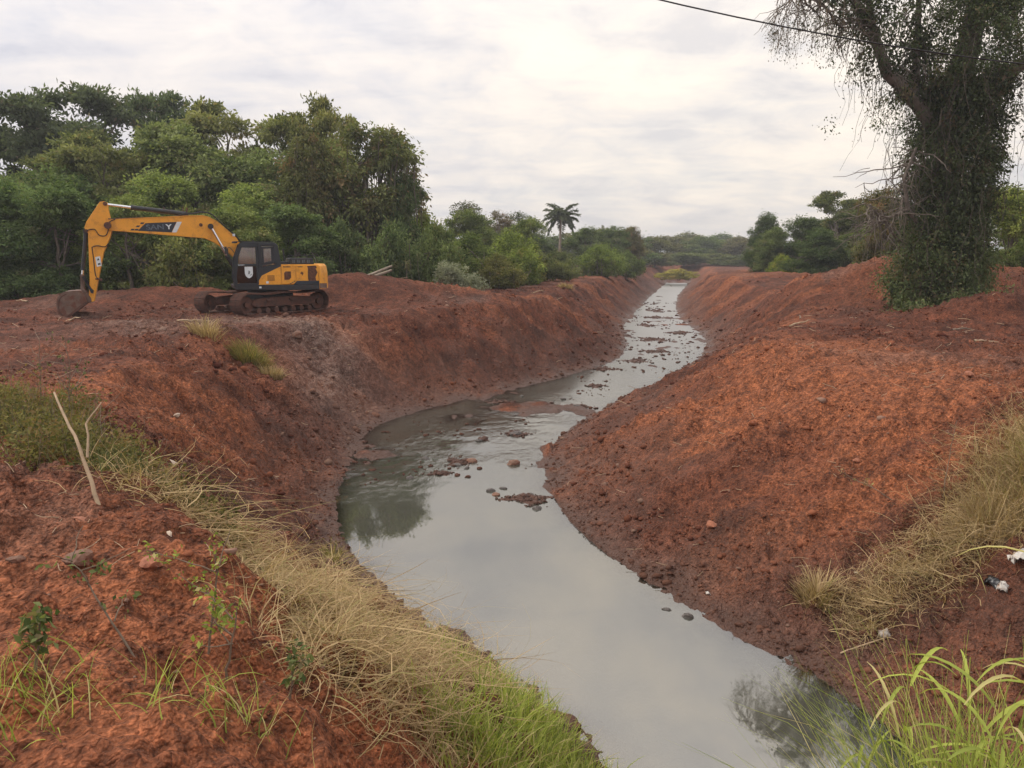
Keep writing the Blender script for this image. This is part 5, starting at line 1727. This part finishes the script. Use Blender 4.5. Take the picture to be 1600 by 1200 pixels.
# ---- tall reed grass, bottom right: stem and long leaves
def reeds():
    rg = np.random.default_rng(12)
    spots = [(3.15, 5.6, 2.45, "tall green reed leaning in front of the water, farthest left"), (3.75, 5.7, 2.3, "tall green reed second from left, in front of the water"),
             (4.15, 5.4, 3.35, "tallest green reed in the bottom right corner"), (4.5, 5.8, 2.2, "short green reed right of the tallest reed"),
             (4.75, 5.5, 2.9, "green reed at the right picture edge"), (3.45, 5.3, 1.9, "low reed between the two leftmost reeds"), (4.05, 5.9, 1.9, "low reed just left of the tallest reed"),
             (2.45, 5.6, 1.75, "small lone reed poking up over the water"),
             (4.35, 5.15, 2.6, "bushy reed crowding in front of the tallest reed"), (3.95, 5.1, 2.3, "bushy reed left of the crowded corner"), (4.7, 5.05, 2.5, "lowest reed at the very corner"), (3.55, 5.0, 1.9, "short leafy reed at the bottom edge, right of the water")]
    for (x, y, h, lab) in spots:
        zb = gz(x, y) - .05
        root = empty("reed_plant", (x, y, zb))
        h += .55
        tip = (rg.normal() * .22, rg.normal() * .15, h)
        st = wander((0, 0, 0), tip, 10, .06, rg)
        V, Fc = tubes([st], [np.linspace(.010, .004, 10)], 6)
        c = np.tile(np.array([[.7, .25, 0]]), (len(V), 1))
        obj("stem", mesh_np("reed_stem", V, Fc, M['green_grass'], True, c), root)
        nl = 11 if h > 2 else 8
        for q in range(nl):
            i = 3 + int(6 * q / nl)
            b = st[i] * (1 - (q % 2) * .5) + st[i + 1 if i < 9 else 9] * (q % 2) * .5
            az = rg.random() * 6.283 if q % 2 else rg.random() * 6.283
            L = .5 + .5 * rg.random(); k = 8
            t = np.linspace(0, 1, k)
            ang = .35 + .3 * rg.random() + t * (1.1 + .8 * rg.random())
            dr = np.cumsum(np.sin(ang)) * L / k; dz = np.cumsum(np.cos(ang)) * L / k
            cx, cy, cz = b[0] + dr * math.cos(az), b[1] + dr * math.sin(az), b[2] + dz
            w = .018 * np.sin(np.pi * (t * .85 + .12)) ** .7 * (.7 + .5 * rg.random())
            sx, sy = -math.sin(az), math.cos(az)
            A = np.stack([cx + w * sx, cy + w * sy, cz + w * .4], -1); Bm = np.stack([cx, cy, cz - w * .25], -1); B = np.stack([cx - w * sx, cy - w * sy, cz + w * .4], -1)
            V = np.concatenate([A, Bm, B]); i0 = np.arange(k - 1)
            Fc = np.concatenate([np.stack([i0, i0 + 1, i0 + 1 + k, i0 + k], -1), np.stack([i0 + k, i0 + k + 1, i0 + 2 * k + 1, i0 + 2 * k], -1)])
            cc = np.tile(np.array([[.45 + .5 * rg.random(), (rg.random() < .15) * .8, 0]]), (len(V), 1))
            obj("leaf", mesh_np("reed_leaf", V, Fc, M['green_grass'], True, cc), root)
        tag(root, lab, "reed", "reeds in the bottom right corner")


reeds()


# ---- saplings and weeds on the near left
def sapling(x, y, h, lab, seed, leaf_mat='green_grass', leaves=26, leafsize=.05, lean=(0.1, 0), bark='twig', name="sapling", nb=5):
    rg = np.random.default_rng(seed)
    root = empty(name, (x, y, gz(x, y) - .03))
    st = wander((0, 0, 0), (lean[0], lean[1], h), 10, .10, rg)
    paths, rads = [st], [np.linspace(.009, .004, 10)]
    for q in range(nb):
        a = st[rg.integers(3, 10)]
        e = a + np.array([rg.normal() * .25, rg.normal() * .2, .12 + .2 * rg.random()]) * h
        paths.append(wander(a, e, 6, .2, rg)); rads.append(np.linspace(.005, .002, 6))
    V, Fc = tubes(paths, rads, 5)
    obj("stem", mesh_np("sapling_stem", V, Fc, M[bark], True), root)
    if leaves:
        P = []
        for q in range(leaves):
            w = paths[rg.integers(0, len(paths))]
            i = rg.integers(2, len(w))
            P.append(w[i] + rg.normal(size=3) * .02)
        P = np.array(P); P = np.repeat(P, 5, axis=0) + rg.normal(size=(leaves * 5, 3)) * .025
        m = len(P)
        V, Fc = leaf_quads(P, rg.normal(size=(m, 3)) + np.array([0, 0, -.1]), leafsize * (.6 + .8 * rg.random(m)), rg, .5, 1.0)
        c = np.repeat(np.stack([rg.random(m) * .8, (rg.random(m) < .1) * .8, np.zeros(m)], -1), 4, axis=0)
        obj("leaves", mesh_np("sapling_leaves", V, Fc, M[leaf_mat], False, c), root)
    return tag(root, lab, "sapling", "saplings and weeds in the left foreground")


sapling(-1.95, 4.6, .75, "leafy young sapling in the hollow at the bottom left", 1, leaves=34, leafsize=.035, nb=8)
sapling(-2.15, 4.2, .62, "thin arching twig with a few leaves, left of the leafy sapling", 2, 'leaf_light', 12, .04, (-.5, .2))
sapling(-1.75, 4.35, .5, "small sapling with yellow-green leaves beside the leafy sapling", 3, leaves=16, leafsize=.045)
sapling(-2.5, 3.75, .3, "low broad-leaved weed at the bottom left edge", 4, 'leaf_light', 22, .06, (.05, 0))
sapling(-1.35, 4.3, .35, "low broad-leaved weed in front of the dry grass", 5, 'leaf_light', 16, .05, (.05, 0))
sapling(-5.9, 10.0, 1.2, "thin bare twiggy sapling among the weeds on the left crest", 6, leaves=14, leafsize=.05, leaf_mat='leaf_mid', nb=9)
sapling(-7.1, 11.4, 1.1, "bare twig standing at the left edge among the weeds", 7, leaves=0, nb=8)
sapling(6.9, 11.9, 1.25, "thin bare stem standing on the near right bank", 8, leaves=0, nb=2)
sapling(8.9, 11.7, 1.4, "dark twiggy stem in the grass at the right edge", 9, leaves=10, nb=6, leaf_mat='leaf_mid')
sapling(6.3, 12.3, .5, "straggling runner with a leafy tip on the right bank slope", 10, 'dry_grass', 8, .05, (-.9, .3))


def stick(name, pts, r0, r1, mat, label, cat="stick", group=None, amp=.05):
    rg = np.random.default_rng(int(abs(pts[0][0] * 100 + pts[0][1] * 37)) % 9999)
    P = np.concatenate([wander(a, b, 7, amp, rg)[:-1] for a, b in zip(pts[:-1], pts[1:])] + [np.array(pts[-1], float)[None]])
    V, Fc = tubes([P], [np.linspace(r0, r1, len(P))], 7)
    return tag(obj(name, mesh_np(name, V, Fc, M[mat], True)), label, cat, group)


z = gz(-3.45, 6.2)
stick("dead_stick", [(-3.42, 6.2, z - .1), (-3.75, 6.5, z + .45), (-4.15, 6.9, z + .85)], .020, .009, 'straw', "pale dead stick leaning out of the weeds on the near left")
stick("dead_stick", [(-3.65, 6.45, z + .35), (-3.72, 6.6, z + .62), (-3.62, 6.7, z + .80)], .012, .005, 'straw', "thin forked twig beside the leaning dead stick", amp=.1)
stick("dead_stick", [(4.55, 9.95, gz(4.55, 9.95) + .03), (5.15, 10.0, gz(5.15, 10.0) + .04)], .014, .011, 'straw', "straight pale stick lying at the right shore")
for i, (x, y, dx, dy, L, lab) in enumerate([(-6.9, 40.3, .9, .35, 1.5, "longest reddish cut log on the heap behind the excavator"), (-7.3, 40.6, .8, .1, 1.1, "cut log left of the longest log on the heap"), (-6.6, 40.0, .9, .1, 1.0, "cut log right of the longest log on the heap")]):
    z = gz(x, y)
    stick("log", [(x - dx * L / 2, y - dy * L / 2, z - .05), (x + dx * L / 2, y + dy * L / 2, z + .28 + .22 * (i == 0))], .09, .06, 'bark_pale', lab, "log", "cut logs on the heap", .02)
for i, (x, y, dx, dy, lab) in enumerate([(-11.5, 26.5, 1.1, .2, "pale root lying on the earth in front of the tracks"), (-16.3, 28.3, .8, -.5, "pale broken branch lying below the bucket"), (-21.2, 34.0, -.9, .6, "splintered pale branch beside the bucket"),
                                         (9.7, 27.0, .9, .5, "pale stick on the right bank's crest"), (11.2, 30.0, .4, 1.2, "twisted root on the right bank's crest"), (12.6, 21.0, .8, .2, "short pale plank-like stick on the right plateau"), (14.0, 24.5, .9, .5, "dark root in the ruts on the right plateau"),
                                         (-2.5, 46.0, 1.0, .2, "pale branch lying right of the uprooted bush"), (1.2, 49.0, .8, .5, "small pale branch on the left plateau beyond the uprooted bush"), (25.0, 75.0, 3.0, .6, "dead branch on the far right spoil heap")]):
    z, z2 = gz(x, y), gz(x + dx, y + dy)
    stick("dead_branch", [(x, y, z + .04), (x + dx * .5, y + dy * .5, (z + z2) / 2 + .10), (x + dx, y + dy, z2 + .12)], .04, .015, 'straw' if 'pale' in lab else 'twig', lab, "branch", "dead branches on the bare earth", .15)


def twig_litter():
    rg = np.random.default_rng(55)
    n = 800
    r = np.exp(rg.random(n) * (math.log(50) - math.log(6.0)) + math.log(6.0)); th = np.radians(-38 + 76 * rg.random(n))
    x, y = r * np.sin(th), r * np.cos(th)
    z, d, s, t, sl, ins = terrain(x, y)
    ok = ~ins & (z > .15)
    x, y, z, r = x[ok], y[ok], z[ok], r[ok]
    paths, rads = [], []
    for i in range(len(x)):
        a = rg.random() * 6.283; L = (.06 + .22 * rg.random()) * (.6 + r[i] / 25)
        p = np.array([x[i], y[i], z[i] + .02]); e = p + np.array([math.cos(a) * L, math.sin(a) * L, rg.normal() * .15 * L + .03])
        e[2] = max(e[2], z[i] - .02)
        paths.append(wander(p, e, 4, .2, rg)); rads.append(np.full(4, .0016 + .00022 * r[i]))
    V, Fc = tubes(paths, rads, 4)
    tag(obj("twig_litter", mesh_np("twig_litter", V, Fc, M['straw'], False)), "broken roots and straws scattered over the red soil", "twigs", kind='stuff')


twig_litter()


# ---- litter on the right shore
def rag(name, x, y, size, mat, label, cat, seed, h=.5, dz=0.0):
    rg = np.random.default_rng(seed)
    g = np.linspace(-1, 1, 9)
    X, Y = np.meshgrid(g, g, indexing='ij')
    Z = h * (rg.normal(size=X.shape) * .35 + .6 * np.cos(X * 1.6 + rg.random()) * np.cos(Y * 1.9))
    X = X + rg.normal(size=X.shape) * .12; Y = Y + rg.normal(size=X.shape) * .12
    m = (X ** 2 + Y ** 2 * 1.3)
    Z = Z - .25 * m
    V = np.stack([X * size, Y * size * .7, Z * size], -1).reshape(-1, 3)
    i = np.arange(8)[:, None] * 9; j = np.arange(8)[None]
    Fc = np.stack([i + j, i + 9 + j, i + 9 + j + 1, i + j + 1], -1).reshape(-1, 4)
    me = mesh_np(name, V, Fc, M[mat], True)
    o = obj(name, me, None, (x, y, gz(x, y) + size * .35 + dz), (0.2, 0.1, seed))
    md = o.modifiers.new("thickness", 'SOLIDIFY'); md.thickness = .004
    return tag(o, label, cat)


rag("plastic_bag", 6.85, 9.9, .13, 'plastic_white', "white plastic bag caught in the dry grass at the right edge", "bag", 3, .6, .12)
rag("plastic_scrap", 6.55, 9.75, .09, 'plastic_white', "small white plastic scrap below the white bag", "litter", 4, .5, .05)
rag("black_sheet", 6.6, 9.95, .12, 'plastic_black', "black plastic sheet under the white bag", "litter", 5, .4, 0)
rag("crumpled_paper", 5.2, 10.05, .085, 'plastic_white', "crumpled white paper in the dry roots on the right shore", "litter", 6, .9, .03)
rag("paper_scrap", 5.32, 11.3, .05, 'plastic_white', "little white scrap on the right bank slope", "litter", 7, .3)
rag("pale_scrap", 3.2, 11.9, .05, 'plastic_white', "tiny pale scrap by the pool's right waterline", "litter", 8, .3)


# ---- overhead cable
def cable():
    t = np.linspace(-1, 1, 40)
    dx = -12 + 19 * (t + 1)
    P = np.stack([2.44 + dx, 15.0 + .055 * dx, 10.22 - .205 * dx + .0079 * dx ** 2], -1)
    V, Fc = tubes([P], [np.full(len(P), .014)], 8)
    tag(obj("overhead_cable", mesh_np("overhead_cable", V, Fc, M['hose'], True)), "black overhead cable crossing the sky at the upper right", "cable")


cable()


# ---- far hills and the hazy air
def hills():
    n = 90
    xs = np.linspace(-900, 1100, n); ys = np.linspace(0, 260, 8)
    X, Y = np.meshgrid(xs, ys, indexing='ij')
    Z = 20 * np.sin(np.pi * Y / 260) * (1 + .5 * fbm(X * .006, Y * .01, 4, .5, 5)) + 5 * fbm(X * .05, Y * .05, 3, .6, 8)
    V = np.stack([X, Y + 760, Z - 6], -1).reshape(-1, 3)
    i = np.arange(n - 1)[:, None] * 8; j = np.arange(7)[None]
    Fc = np.stack([i + j, i + 8 + j, i + 8 + j + 1, i + j + 1], -1).reshape(-1, 4)
    m = solid("wooded_hill", (0.045, 0.065, 0.028), 1.0, var=.5, scale=.08)
    tag(obj("hills", mesh_np("hills", V, Fc, m, True)), "low wooded hills far away in the haze", kind='structure')


hills()


def haze():
    m, nt, out = new_mat("haze_air")
    pv = nt.nodes.new('ShaderNodeVolumePrincipled')
    pv.inputs['Color'].default_value = (0.93, 0.95, 1.0, 1)
    pv.inputs['Density'].default_value = 0.0006
    pv.inputs['Anisotropy'].default_value = 0.2
    nt.links.new(pv.outputs[0], out.inputs['Volume'])
    bm = bmesh.new()
    bmesh.ops.create_cube(bm, size=1.0)
    bmesh.ops.transform(bm, matrix=Matrix.Translation((0, 1200, 10.5)) @ Matrix.Diagonal((5400, 3600, 37, 1)), verts=bm.verts)
    o = bm_obj("haze", bm, m)
    tag(o, "thin bluish haze hanging in the distance", kind='stuff')
    return o


haze()
